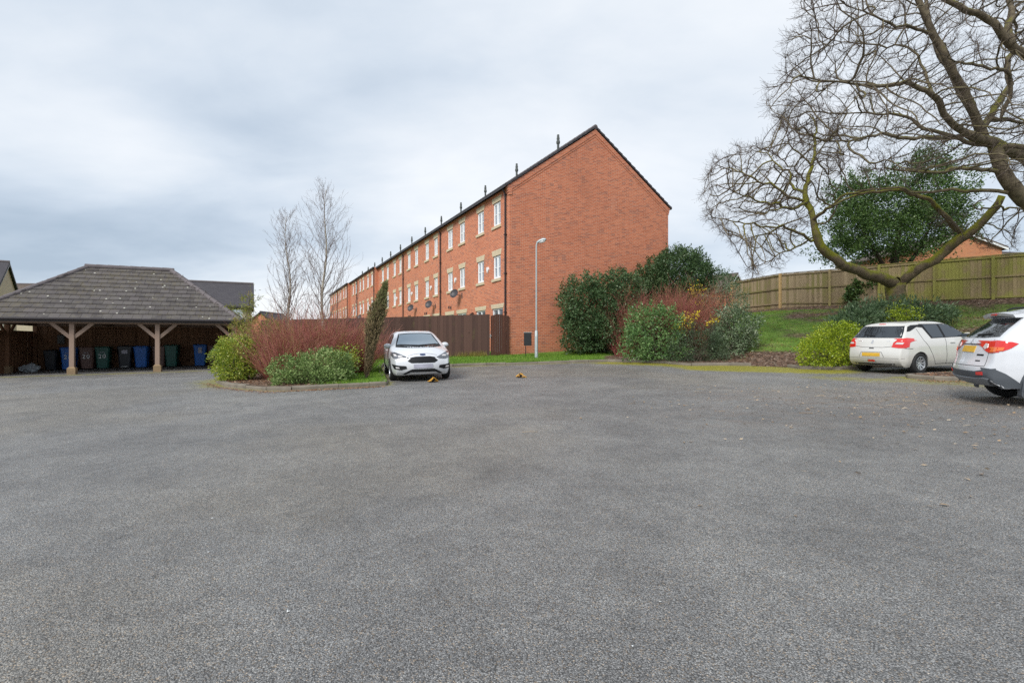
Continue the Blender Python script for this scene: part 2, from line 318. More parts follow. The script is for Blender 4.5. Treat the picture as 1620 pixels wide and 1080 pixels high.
class MB:
    def __init__(s): s.v = []; s.f = []; s.r = []
    def add(s, vs, fs, rnd=None):
        b = len(s.v); s.v += [tuple(p) for p in vs]; s.f += [tuple(i + b for i in f) for f in fs]
        q = random.random() if rnd is None else rnd; s.r += [q] * len(fs); return s
    def box(s, x0, x1, y0, y1, z0, z1, mat=None, rnd=None, tz=0):
        vs = [(x, y, z) for z in (z0, z1) for y in (y0, y1) for x in (x0, x1)]
        if mat is not None: vs = [mat @ Vector(p) for p in vs]
        return s.add(vs, [(0, 2, 3, 1), (4, 5, 7, 6), (0, 1, 5, 4), (2, 6, 7, 3), (0, 4, 6, 2), (1, 3, 7, 5)], rnd)
    def beam(s, a, b, w, h, rnd=None, up=(0, 0, 1)):
        a, b = Vector(a), Vector(b); d = (b - a); L = d.length; d.normalize(); up = Vector(up)
        if abs(d.dot(up)) > .98: up = Vector((0, 1, 0))
        sd = d.cross(up).normalized(); u2 = sd.cross(d)
        M = Matrix((sd, d, u2)).transposed().to_4x4(); M.translation = a
        return s.box(-w / 2, w / 2, 0, L, -h / 2, h / 2, M, rnd)
    def tube(s, pts, rad, n=8, caps=True, rnd=None):
        pts = [Vector(p) for p in pts]; vs = []; ref = None
        if not hasattr(rad, '__len__'): rad = [rad] * len(pts)
        for i, p in enumerate(pts):
            d = (pts[min(i + 1, len(pts) - 1)] - pts[max(i - 1, 0)]).normalized()
            if ref is None: ref = Vector((0, 0, 1)) if abs(d.z) < .9 else Vector((1, 0, 0))
            a = (ref - d * ref.dot(d)).normalized(); b = d.cross(a); ref = a
            for k in range(n):
                t = 2 * math.pi * k / n; vs.append(p + (a * math.cos(t) + b * math.sin(t)) * rad[i])
        fs = [(i * n + k, i * n + (k + 1) % n, (i + 1) * n + (k + 1) % n, (i + 1) * n + k) for i in range(len(pts) - 1) for k in range(n)]
        if caps: fs += [tuple(range(n))[::-1], tuple((len(pts) - 1) * n + k for k in range(n))]
        return s.add(vs, fs, rnd)
    def lathe(s, prof, n=24, M=None, rnd=None):
        """prof: (r, h) list turned about local Z"""
        vs = [Vector((r * math.cos(2 * math.pi * k / n), r * math.sin(2 * math.pi * k / n), h)) for r, h in prof for k in range(n)]
        if M is not None: vs = [M @ p for p in vs]
        fs = [(i * n + k, i * n + (k + 1) % n, (i + 1) * n + (k + 1) % n, (i + 1) * n + k) for i in range(len(prof) - 1) for k in range(n)]
        return s.add(vs, fs, rnd)
    def prism(s, poly, d, M=None, rnd=None):
        """poly: 2D (x,z) outline, extruded from y=0 to y=d"""
        n = len(poly); vs = [Vector((x, 0, z)) for x, z in poly] + [Vector((x, d, z)) for x, z in poly]
        if M is not None: vs = [M @ p for p in vs]
        return s.add(vs, [tuple(range(n)), tuple(range(2 * n - 1, n - 1, -1))] + [(i, i + n, (i + 1) % n + n, (i + 1) % n) for i in range(n)], rnd)
    def build(s, name, mat, parent=None, smooth=False, uv=True, bevel=0.0):
        me = bpy.data.meshes.new(name); me.from_pydata(s.v, [], s.f)
        at = me.attributes.new('rnd', 'FLOAT', 'FACE'); at.data.foreach_set('value', s.r)
        bm = bmesh.new(); bm.from_mesh(me); bmesh.ops.recalc_face_normals(bm, faces=bm.faces)
        if bevel: bmesh.ops.bevel(bm, geom=bm.edges[:], offset=bevel, segments=2, affect='EDGES', profile=.6)
        bm.to_mesh(me); bm.free()
        if uv: plane_uv(me)
        if smooth:
            me.polygons.foreach_set('use_smooth', [True] * len(me.polygons))
            try: me.set_sharp_from_angle(angle=R(38))
            except Exception: pass
        return link_mesh(name, me, mat, parent)

def sm(a, b, x):
    t = np.clip((np.asarray(x, dtype=float) - a) / (b - a), 0, 1); return t * t * (3 - 2 * t)
def seg_dist(x, y, P):
    d = np.full(np.shape(x), 1e9)
    for (ax, ay), (bx, by) in zip(P[:-1], P[1:]):
        L = (bx - ax) ** 2 + (by - ay) ** 2
        t = np.clip(((x - ax) * (bx - ax) + (y - ay) * (by - ay)) / L, 0, 1)
        d = np.minimum(d, np.hypot(x - ax - t * (bx - ax), y - ay - t * (by - ay)))
    return d
TOE = [(4.6, 70), (4.6, 23.2), (5.6, 21.9), (8.4, 19.6), (9.8, 18.4), (12, 17.9), (15.5, 16.4), (20, 13.2), (32, 6), (60, -10)]
FENCE_P = [(14.1, 33.0), (14.85, 28.5), (16.5, 26.8), (17.98, 25.3), (19.45, 23.8), (20.85, 22.4), (22.3, 20.9), (23.8, 19.4), (25.3, 17.9), (26.8, 16.4), (28.3, 14.9)]
FLINE = [(13.9, 70)] + FENCE_P + [(34, 8), (50, -14)]
def road_z(x, y):
    x = np.asarray(x, dtype=float); y = np.asarray(y, dtype=float)
    xc = np.clip(x, -26, 30); yc = np.clip(y, -8, 26)
    return .018 * np.maximum(xc, -8) + .010 * np.minimum(xc + 8, 0) + .01 * yc + .004 * np.clip(yc - 15, 0, 99) ** 2 * sm(-14, -5, xc)
def toe_y(x): return np.interp(x, [p[0] for p in TOE[1:]], [p[1] for p in TOE[1:]])
def ground_z(x, y):
    x = np.asarray(x, dtype=float); y = np.asarray(y, dtype=float)
    b = road_z(x, y)
    ins = (x > 4.6) & (y > toe_y(x))
    dT = seg_dist(x, y, TOE); dF = seg_dist(x, y, FLINE)
    fy = np.interp(y, [p[1] for p in FLINE[::-1]], [p[0] for p in FLINE[::-1]])
    beyond = x > fy
    s = np.where(beyond, 1.0, (dT / (dT + dF + 1e-6)) ** 1.06)
    return np.where(ins | beyond, b * (1 - s) + 3.02 * s, b)
def gz(x, y): return float(ground_z(x, y))
def rz_(x, y): return float(road_z(x, y))
# ---------------------------------------------------------------- ground, road, beds
def kind(o, k='structure'): o['kind'] = k; return o
ISLAND = [(-9.9, 24.5), (-9.9, 17.6), (-9.5, 16.6), (-9.03, 15.85), (-8.2, 14.77), (-7.13, 13.88), (-6.3, 13.3), (-5.6, 13.15), (-4.56, 13.6), (-3.84, 13.92), (-3.45, 14.1),
          (-3.5, 14.5), (-3.85, 15.71), (-4.49, 17.98), (-5.06, 19.91), (-5.3, 21.2)]
VERGE = [(-4.9, 21.35), (-2.31, 20.3), (-1.76, 20.5), (-.25, 20.6), (1.02, 20.8), (2.32, 21.0), (3.9, 21.15), (5.09, 20.75), (5.91, 20.1), (6.35, 19.35)]
BED2 = [(6.6, 19.0), (7.72, 18.9), (8.6, 18.6)]
MOSSEDGE = [(8.6, 18.6), (9.5, 17.8)]
BUSHBED = [(9.53, 17.09), (10.02, 16.75), (10.5, 16.55)]
BAY = [(10.9, 16.7), (15.2, 18.2), (16.3, 15.5)]
DIV = [(10.5, 13.75), (10.32, 13.45), (10.45, 12.8), (10.8, 12.5), (17, 11.6)]
BEDPOLY = ISLAND + VERGE + BED2 + MOSSEDGE[1:] + BUSHBED + BAY + DIV + [(32, 5), (60, -10), (60, 80), (-60, 80), (-60, 30.5), (-13, 30.5), (-9.9, 28)]
BOXD = .10
def inpoly(x, y, P):
    x = np.asarray(x, float); y = np.asarray(y, float); c = np.zeros(x.shape, bool)
    for (ax, ay), (bx, by) in zip(P, P[1:] + P[:1]):
        m = ((ay > y) != (by > y)) & (x < (bx - ax) * (y - ay) / (by - ay + 1e-12) + ax); c ^= m
    return c
def bnoise(x, y, s=1.0):
    return (np.sin(x * 1.7 * s + 1.3 * np.sin(y * 1.1 * s)) + np.sin(y * 2.3 * s + 1.7 * np.sin(x * .9 * s)) + .5 * np.sin((x + y) * 4.1 * s)) / 2.5

KERBLINES = [ISLAND[1:], VERGE, BED2, BUSHBED, DIV]
def m_asphalt():
    m, g = new_mat('worn_asphalt'); oc = g.add('ShaderNodeTexCoord').outputs['Object']
    v = g.add('ShaderNodeTexVoronoi', {'Vector': oc, 'Scale': 142.0, 'Randomness': 1.0}); cell = g.add('ShaderNodeSeparateXYZ', {0: v.outputs[1]})
    v2 = g.add('ShaderNodeTexVoronoi', {'Vector': oc, 'Scale': 290.0, 'Randomness': 1.0}); cell2 = g.add('ShaderNodeSeparateXYZ', {0: v2.outputs[1]})
    fine = g.math('ADD', g.math('MULTIPLY', cell.outputs[0], .6), g.math('MULTIPLY', cell2.outputs[0], .4))
    stone = g.ramp(fine, [(.12, (.094, .093, .091)), (.40, (.197, .196, .194)), (.75, (.280, .278, .274)), (.98, (.52, .515, .50))])
    warm = g.mix(g.smooth(cell.outputs[1], .82, .95), stone, g.mix(1.0, stone, (1.28, 1.05, .82), 'MULTIPLY'))
    big = g.noise(oc, .22, 4, .6); mid = g.noise(oc, 1.1, 5, .65, .4); sm_ = g.noise(oc, 7, 4, .7)
    k = g.math('ADD', g.math('ADD', g.math('MULTIPLY', big, .55), g.math('MULTIPLY', mid, .55)), g.math('MULTIPLY', sm_, .35))
    c = g.mix(1.0, warm, g.ramp(k, [(.52, (.64, .64, .65)), (.70, (.98, .98, .98)), (.90, (1.38, 1.38, 1.36))]), 'MULTIPLY')
    c = g.mix(1.0, c, g.ramp(v.outputs[0], [(.42, 1.12), (.70, .40)]), 'MULTIPLY')
    hue = g.noise(g.vmath('ADD', oc, (31, 17, 0)).outputs[0], .16, 4, .6, .5)
    c = g.mix(g.math('MULTIPLY', g.smooth(hue, .46, .64), .55), c, g.mix(1.0, c, (1.06, .98, .84), 'MULTIPLY'))
    cr = g.noise(g.vmath('ADD', oc, (9, 3, 0)).outputs[0], .8, 5, .6, .8)
    crk = g.math('SUBTRACT', 1.0, g.smooth(g.math('ABSOLUTE', g.math('SUBTRACT', cr, .5)), .0, .004))
    c = g.mix(g.math('MULTIPLY', g.math('MULTIPLY', crk, g.smooth(big, .5, .6)), .35), c, (.05, .05, .05))
    tan = g.math('MULTIPLY', g.attr('tan'), g.smooth(g.noise(g.vmath('MULTIPLY', oc, (1, 1.7, 1)).outputs[0], 2.6, 6, .72), .42, .66))
    c = g.mix(g.math('MULTIPLY', tan, .8), c, g.mix(cell.outputs[0], (.13, .085, .06), (.30, .21, .15)))
    mf = g.math('MULTIPLY', g.attr('moss'), g.smooth(g.math('ADD', g.noise(oc, 2.8, 7, .78), g.math('MULTIPLY', g.attr('moss'), .20)), .52, .64))
    c = g.mix(mf, c, g.ramp(g.noise(oc, 14, 4, .7), [(.3, (.14, .14, .03)), (.5, (.27, .25, .025)), (.7, (.40, .35, .03))]))
    h = g.math('ADD', g.math('MULTIPLY', g.math('SUBTRACT', 1.0, v.outputs[0]), .8), g.math('MULTIPLY', g.math('SUBTRACT', 1.0, v2.outputs[0]), .35))
    h = g.math('ADD', h, g.math('MULTIPLY', sm_, .8))
    finish(g, pbsdf(g, c, .56, h, 1.0, .009, spec=.6)); return m
xs = np.concatenate([np.arange(-60, -26, 3.0), np.arange(-26, 26, .22), np.arange(26, 61, 3.0)])
ys = np.concatenate([np.arange(-30, -2, 2.0), np.arange(-2, 26, .22), np.arange(26, 31.5, 1.0)])
X, Y = np.meshgrid(xs, ys); nx, ny = len(xs), len(ys)
V = np.stack([X.ravel(), Y.ravel(), road_z(X, Y).ravel() + .004 * bnoise(X, Y, .6).ravel()], 1)
i = np.arange(nx - 1)[None, :] + nx * np.arange(ny - 1)[:, None]; i = i.ravel()
F = np.stack([i, i + 1, i + nx + 1, i + nx], 1)
car_park = np_mesh('car_park', V, F, m_asphalt(), smooth=True); kind(car_park)
x, y = X.ravel(), Y.ravel()
dm = np.full(x.shape, 9.0)
for kl in KERBLINES: dm = np.minimum(dm, seg_dist(x, y, kl))
wv = .34 + .55 * sm(1, 6, x) + .12 * bnoise(x, y, 1.3)
moss = sm(0, 1, np.clip(1 - dm / np.maximum(wv, .05), 0, 1)) * .9
moss = np.maximum(moss, np.maximum((1 - sm(.7, 1.9, seg_dist(x, y, [(7.2, 18.2), (8.6, 17.3), (9.6, 16.6)]))) * 1.25, (1 - sm(.2, 1.25, seg_dist(x, y, [(3.9, 20.9), (5.6, 20.0), (6.6, 18.9), (8.5, 18.3)]))) * 1.0))
moss = np.maximum(moss, (1 - sm(.1, 1.2, np.abs(seg_dist(x, y, [(8.6, 14.0), (10.6, 11.6), (13, 10.8)])))) * .62)
moss = np.maximum(moss, (1 - sm(.0, .55, seg_dist(x, y, [(-19.5, 18.9), (-16.6, 20.2), (-13.4, 21.6), (-11.8, 22.3)]))) * .8)
moss = np.maximum(moss, (1 - sm(.1, .9, seg_dist(x, y, [(-9.8, 16.6), (-8.4, 14.7)]))) * .6)
tan = np.maximum((1 - sm(.3, 3.2, seg_dist(x, y, [(5.5, 10.0), (9.5, 8.0), (14, 8)]))) * .62, (1 - sm(.05, .8, seg_dist(x, y, [(10.2, 13.2), (10.9, 12.2), (17, 11.3)]))) * .9)
tan = np.maximum(tan, (1 - sm(.2, 3.0, seg_dist(x, y, [(4, 8), (12, 12)]))) * .35)
tan = np.maximum(tan, (1 - sm(.0, .7, seg_dist(x, y, [(-8.2, 14.5), (-6.2, 13.0), (-5, 13.2)]))) * .8)
for nm, val in (('moss', moss), ('tan', tan)):
    at = car_park.data.attributes.new(nm, 'FLOAT', 'POINT'); at.data.foreach_set('value', val.astype(np.float32))

def m_bed():
    m, g = new_mat('grass_and_soil'); oc = g.add('ShaderNodeTexCoord').outputs['Object']
    n = g.noise(oc, 1.4, 5, .65); n2 = g.noise(oc, 16, 5, .75)
    gr = g.ramp(g.math('ADD', g.math('MULTIPLY', n, .6), g.math('MULTIPLY', n2, .45)), [(.36, (.06, .09, .022)), (.48, (.10, .18, .03)), (.60, (.17, .27, .05)), (.72, (.32, .31, .14))])
    v = g.add('ShaderNodeTexVoronoi', {'Vector': oc, 'Scale': 13.0, 'Randomness': 1.0})
    so = g.ramp(g.add('ShaderNodeSeparateXYZ', {0: v.outputs[1]}).outputs[0], [(.1, (.07, .045, .032)), (.5, (.15, .09, .065)), (.8, (.27, .17, .125)), (1, (.42, .33, .26))])
    so = g.mix(g.smooth(n2, .4, .65), so, (.055, .042, .028))
    f = g.smooth(g.math('ADD', g.attr('soil'), g.math('MULTIPLY', g.math('SUBTRACT', n2, .5), 1.2)), .35, .65)
    c = g.mix(f, gr, so)
    finish(g, pbsdf(g, c, .9, g.math('ADD', n2, v.outputs[0]), .8, .04, spec=.15)); return m
pts = [Vector(p) for p in BEDPOLY]; nb = len(pts)
def grid(x0, x1, y0, y1, st): 
    gx, gy = np.meshgrid(np.arange(x0, x1, st), np.arange(y0, y1, st)); return gx.ravel(), gy.ravel()
gxs, gys = [], []
for a in ((-9.8, 6, 13, 26, .45), (4, 24, 11, 36, .45)):
    q = grid(*a); gxs.append(q[0]); gys.append(q[1])
q = grid(-58, 59, -8, 79, 4); far_ = (q[0] < -11) | (q[0] > 25) | (q[1] > 37) | (q[1] < 10); gxs.append(q[0][far_]); gys.append(q[1][far_])
gx, gy = np.concatenate(gxs), np.concatenate(gys)
ok = inpoly(gx, gy, BEDPOLY) & (seg_dist(gx, gy, BEDPOLY + BEDPOLY[:1]) > .2)
gx, gy = gx[ok], gy[ok]
dens = [];  # subdivide the outline so it follows the slope
for (ax, ay), (bx, by) in zip(BEDPOLY, BEDPOLY[1:] + BEDPOLY[:1]):
    L = math.hypot(bx - ax, by - ay); k = max(1, int(L / (.6 if L < 14 else 3)))
    dens += [(ax + (bx - ax) * t / k, ay + (by - ay) * t / k) for t in range(k)]
pts = [Vector(p) for p in dens] + [Vector((a, b)) for a, b in zip(gx, gy)]
ov, oe, of, *_ = delaunay_2d_cdt(pts, [], [list(range(len(dens)))], 1, 1e-5)
vx = np.array([p.x for p in ov]); vy = np.array([p.y for p in ov])
def bed_z(x, y): return ground_z(x, y) + .004 + (BOXD - .004) * sm(.05, .7, seg_dist(x, y, MOSSEDGE)) + .02 * bnoise(x, y, 1.0) * sm(.1, .6, seg_dist(x, y, BEDPOLY))
vz = bed_z(vx, vy)
vz = np.maximum(vz, road_z(vx, vy) + .004 + .06 * sm(.05, .7, seg_dist(vx, vy, MOSSEDGE)))
tri = [f for f in of if len(f) == 3]
cx = np.array([vx[list(f)].mean() for f in tri]); cy = np.array([vy[list(f)].mean() for f in tri])
keep = inpoly(cx, cy, BEDPOLY); tri = np.array(tri)[keep]
bed = np_mesh('grass_bank', np.stack([vx, vy, vz], 1), tri, m_bed(), smooth=True); kind(bed)
def soil_at(x, y):
    s = (1 - sm(.2, 2.2, seg_dist(x, y, FENCE_P))) * .9                     # strip at the foot of the fence
    s = np.maximum(s, (1 - sm(.6, 2.4, seg_dist(x, y, [(5.2, 21.6), (7.8, 19.9), (9.2, 19.0), (10.0, 18.3), (12, 17.9), (16, 16.6)]))) * .95)
    s = np.maximum(s, (1 - sm(.5, 2.2, seg_dist(x, y, [(-9.0, 17), (-7.6, 15.2), (-6.0, 14.2), (-5, 14.4)]))) * .9)
    s = np.maximum(s, (1 - sm(.5, 1.4, seg_dist(x, y, [(11, 13.2), (16, 13.5), (22, 10)]))) * 1.0)
    s = np.maximum(s, sm(14.5, 18.0, x + .25 * (y - 18)) * .46 * (y > 12)); s = np.maximum(s, (.37 + .36 * bnoise(x, y, .55) + .24 * bnoise(x, y, 1.9)) * (x > 5) * (y > 17)); s = np.where((x > -5.3) & (x < 3.8) & (y > 13), np.minimum(s, .12), s)
    return s
at = bed.data.attributes.new('soil', 'FLOAT', 'POINT'); at.data.foreach_set('value', soil_at(vx, vy).astype(np.float32))

far = MB()
NN = 48; ring = [(150, -.6), (600, -2), (2500, -3)]
vs = [(0, 30, -.5)] + [(r * math.cos(2 * math.pi * k / NN), 30 + r * math.sin(2 * math.pi * k / NN), z) for r, z in ring for k in range(NN)]
fs = [(0, 1 + k, 1 + (k + 1) % NN) for k in range(NN)] + [(1 + j * NN + k, 1 + (j + 1) * NN + k, 1 + (j + 1) * NN + (k + 1) % NN, 1 + j * NN + (k + 1) % NN) for j in range(2) for k in range(NN)]
far.add(vs, fs); o = far.build('ground', m_plain('distant_field', (.055, .085, .03), .95, var=.3, scale=.05), uv=False); kind(o)

def kerb_run(P, blk=.9):
    mb = MB(); rr = random.Random(5)
    for (ax, ay), (bx, by) in zip(P[:-1], P[1:]):
        L = math.hypot(bx - ax, by - ay); k = max(1, round(L / blk))
        for j in range(k):
            t0, t1 = j / k + .004, (j + 1) / k - .004
            p, q = (ax + (bx - ax) * t0, ay + (by - ay) * t0), (ax + (bx - ax) * t1, ay + (by - ay) * t1)
            d = Vector((q[0] - p[0], q[1] - p[1])).normalized(); n = Vector((-d.y, d.x))  # the bed lies on either side
            if not bool(inpoly(np.array([p[0] + n.x * .3]), np.array([p[1] + n.y * .3]), BEDPOLY)[0]): n = -n
            lift = rr.uniform(-.008, .008); vs = []
            for (c, s) in ((p, 0), (q, 1)):
                zb = rz_(c[0], c[1]); prof = [(-.03, -.08), (-.03, .07), (-.012, .097), (.10, .105), (.12, .10), (.12, -.08)]
                vs += [(c[0] + n.x * u, c[1] + n.y * u, zb + h + lift) for u, h in prof]
            m = 6; mb.add(vs, [tuple(range(m)), tuple(range(2 * m - 1, m - 1, -1))] + [(a, a + m, (a + 1) % m + m, (a + 1) % m) for a in range(m)])
    return mb
for P in ([ISLAND[1:] + [VERGE[0]], VERGE + [BED2[0]], BED2, [MOSSEDGE[1]] + BUSHBED + [BAY[0]], BAY + [DIV[0]], DIV]):
    P = sum([[a] for a in P], [])
    P and kind(kerb_run(P).build('kerb', MT['kerb']))

# ---------------------------------------------------------------- the brick terrace
BX = empty('brick_terrace', (-.12, 23.8, 0), math.atan2(.4348, .9005), 'long three storey red brick terrace with stone lintels and a blank gable end', 'terrace building')
EAVE, RIDGE, WID, LEN = 8.50, 11.90, 9.5, 65.0
STEPS = [(0, 29.9, 0.0), (29.9, 45.6, -.30), (45.6, LEN, -.55)]
def xoff(s):
    for a, b, x in STEPS:
        if a <= s <= b: return x
    return -.55
WIN = []      # (s0, s1)
for a, b in ((.98, 1.86), (3.05, 3.94), (5.82, 6.70), (7.89, 8.80), (10.80, 11.62), (12.80, 13.66), (15.52, 16.42), (17.66, 18.54), (20.50, 21.32), (22.52, 23.42), (25.26, 26.16), (27.36, 28.28),
             (31.1, 32.0), (33.35, 34.25), (36.05, 36.95), (38.1, 39.0), (40.9, 41.8), (43.1, 43.95), (47.4, 48.3), (49.5, 50.4), (52.3, 53.2), (54.2, 55.1), (56.9, 57.8), (58.9, 59.8), (61.6, 62.5), (63.3, 64.2)):
    WIN.append((a, b))
OPEN = [(a, b, 6.86, 8.00, 'u') for a, b in WIN] + [(a, b, 4.30, 5.42, 'm') for a, b in WIN] 
GAR = [(.72, 1.98), (2.85, 4.12), (5.56, 7.06), (7.72, 9.16)]
for k in range(6):
    for a, b in GAR:
        if b + 9.8 * k < 29.5 or k > 2: OPEN.append((a + 9.8 * k + (.6 if k > 2 else 0), b + 9.8 * k + (.6 if k > 2 else 0), .75, 2.86, 'g'))
OPEN = [o for o in OPEN if o[1] < LEN - .3 and not any(abs(q - st[1]) < .35 for q in o[:2] for st in STEPS)]
wall = MB()
for s0, s1, xo in STEPS:
    ops = [o for o in OPEN if s0 <= o[0] < s1]
    Sg = sorted({s0, s1} | {v for o in ops for v in o[:2]}); Zg = sorted({0.0, EAVE - .02} | {v for o in ops for v in o[2:4]})
    for a, b in zip(Sg[:-1], Sg[1:]):
        for c, d in zip(Zg[:-1], Zg[1:]):
            mx_, mz = (a + b) / 2, (c + d) / 2
            if any(o[0] < mx_ < o[1] and o[2] < mz < o[3] for o in ops): continue
            wall.add([(xo, a, c), (xo, b, c), (xo, b, d), (xo, a, d)], [(0, 3, 2, 1)])
    for o in ops:
        a, b, c, d = o[:4]; q = .12
        wall.add([(xo, a, c), (xo + q, a, c), (xo + q, a, d), (xo, a, d)], [(0, 1, 2, 3)]); wall.add([(xo, b, c), (xo + q, b, c), (xo + q, b, d), (xo, b, d)], [(3, 2, 1, 0)])
        wall.add([(xo, a, d), (xo + q, a, d), (xo + q, b, d), (xo, b, d)], [(0, 1, 2, 3)]); wall.add([(xo, a, c), (xo + q, a, c), (xo + q, b, c), (xo, b, c)], [(3, 2, 1, 0)])
for (s, xa, xb) in ((29.9, -.30, 0), (45.6, -.55, -.30)): wall.add([(xa, s, 0), (xb, s, 0), (xb, s, EAVE - .02), (xa, s, EAVE - .02)], [(0, 1, 2, 3)])
mid = WID / 2
wall.add([(0, 0, 0), (WID, 0, 0), (WID, 0, EAVE), (mid, 0, RIDGE - .05), (0, 0, EAVE)], [(0, 1, 2, 3, 4)])
wall.add([(-.55, LEN, 0), (WID, LEN, 0), (WID, LEN, EAVE), (mid, LEN, RIDGE - .05), (-.55, LEN, EAVE)], [(4, 3, 2, 1, 0)])
wall.add([(WID, 0, 0), (WID, LEN, 0), (WID, LEN, EAVE), (WID, 0, EAVE)], [(0, 1, 2, 3)])
wall.add([(0.3, .2, .1), (0.3, LEN - .2, .1), (.3, LEN - .2, EAVE - .3), (.3, .2, EAVE - .3)], [(0, 3, 2, 1)])     # plaster wall far behind the panes
me = bpy.data.meshes.new('wall'); me.from_pydata(wall.v, [], wall.f); plane_uv(me); link_mesh('wall', me, MT['brick'], BX)
# corbelled brick courses under the eaves and along the verge
cb = MB()
for s0, s1, xo in STEPS:
    cb.box(xo - .03, xo - .001, s0 + .001, s1 - .001, 8.26, 8.34); cb.box(xo - .06, xo - .001, s0 + .002, s1 - .002, 8.343, 8.42)
    cb.box(xo - .09, xo - .001, s0 + .003, s1 - .003, 8.423, 8.50)
sl_ = (RIDGE - EAVE) / mid
for w0, w1, p in ((.30, .42, .016), (.045, .297, .035)):
    for sgn in (1, -1):
        def pt(t, off): return (mid - sgn * (mid - t), EAVE + t * sl_ - off)
        A, B, B2, A2 = pt(-.02, w0), pt(mid, w0), pt(mid, w1), pt(-.02, w1)
        cb.add([(A[0], -p, A[1]), (B[0], -p, B[1]), (B2[0], -p, B2[1]), (A2[0], -p, A2[1]), (A[0], -.001, A[1]), (B[0], -.001, B[1]), (B2[0], -.001, B2[1]), (A2[0], -.001, A2[1])],
               [(0, 1, 2, 3), (0, 4, 5, 1), (3, 2, 6, 7), (0, 3, 7, 4), (1, 5, 6, 2)])
for j in range(4): cb.box(-.03 * j - .035, .12, -.036, -.001, 8.02 + .10 * j, 8.115 + .10 * j)
for j in range(4): cb.box(-.03 * j - .035, -.001, .0, .16, 8.02 + .10 * j, 8.115 + .10 * j)
for j in range(3): cb.box(WID + .001, WID + .03 * j + .03, -.034, .16, 8.14 + .10 * j, 8.235 + .10 * j)
me = bpy.data.meshes.new('brick_corbel'); me.from_pydata(cb.v, [], cb.f); plane_uv(me); link_mesh('brick_corbel', me, MT['brick'], BX)
rf = MB(); th = .09; ov = .06
def slope(t): return EAVE + t * sl_
for sgn in (1, -1):
    def X_(t): return mid - sgn * (mid - t)
    t0 = -.26 if sgn == 1 else -.2
    z0 = slope(t0)
    for (c, d) in ((0, 1),):
        A = [(X_(t0), -ov, z0 + .02), (X_(mid), -ov, slope(mid) + .02), (X_(mid), LEN + ov, slope(mid) + .02), (X_(t0), LEN + ov, z0 + .02)]
        rf.add(A + [(p[0], p[1], p[2] + th) for p in A], [(0, 3, 2, 1), (4, 5, 6, 7), (0, 1, 5, 4), (1, 2, 6, 5), (2, 3, 7, 6), (3, 0, 4, 7)])
# overlapping tile ends that step down the verge
for sgn in (1, -1):
    n = 18
    for j in range(n):
        t0, t1 = -.2 + (mid + .2) * j / n, -.2 + (mid + .2) * (j + 1.1) / n
        xa, xb = mid - sgn * (mid - t0), mid - sgn * (mid - min(t1, mid)); za, zb = slope(t0) + .045, slope(min(t1, mid)) + .012
        rf.add([(xa, -ov - .02, za), (xb, -ov - .02, zb), (xb, -ov - .02, zb + .085), (xa, -ov - .02, za + .10), (xa, .3, za), (xb, .3, zb), (xb, .3, zb + .085), (xa, .3, za + .10)],
               [(0, 1, 2, 3), (4, 7, 6, 5), (0, 4, 5, 1), (3, 2, 6, 7), (0, 3, 7, 4), (1, 5, 6, 2)])
roof = rf.build('roof', MT['tile_far'], BX)
rt = MB()
for k in range(int(LEN / .45)): rt.tube([(mid, k * .45 - .06, RIDGE + .06), (mid, k * .45 + .37, RIDGE + .06)], [.125, .115], 8)
rt.build('ridge_cap', MT['ridge'], roof)
gt = MB()
for s0, s1, xo in STEPS:
    gt.box(xo - .12, xo - .095, s0 - (.05 if s0 == 0 else 0), s1, 8.35, 8.52)
    gt.tube([(xo - .19, s0 - (.05 if s0 == 0 else 0), 8.46), (xo - .19, s1, 8.46)], .06, 8)
gt.box(WID + .10, WID + .2, -.05, LEN, 8.38, 8.48)
gt.build('gutter', MT['gutter'], BX)
for s in (.30, 10.06, 19.7, 30.2, 40.3, 46.1, 55.8):
    d = MB(); xo = xoff(s); X0 = xo - .075
    d.tube([(xo - .18, s, 8.44), (xo - .18, s, 8.30), (X0, s, 8.10), (X0, s, .4)], .042, 8)
    for z in (8.05, 6.2, 4.4, 2.6): d.box(X0 - .058, xo, s - .06, s + .06, z, z + .05)
    d.build('downpipe', MT['gutter'], BX)
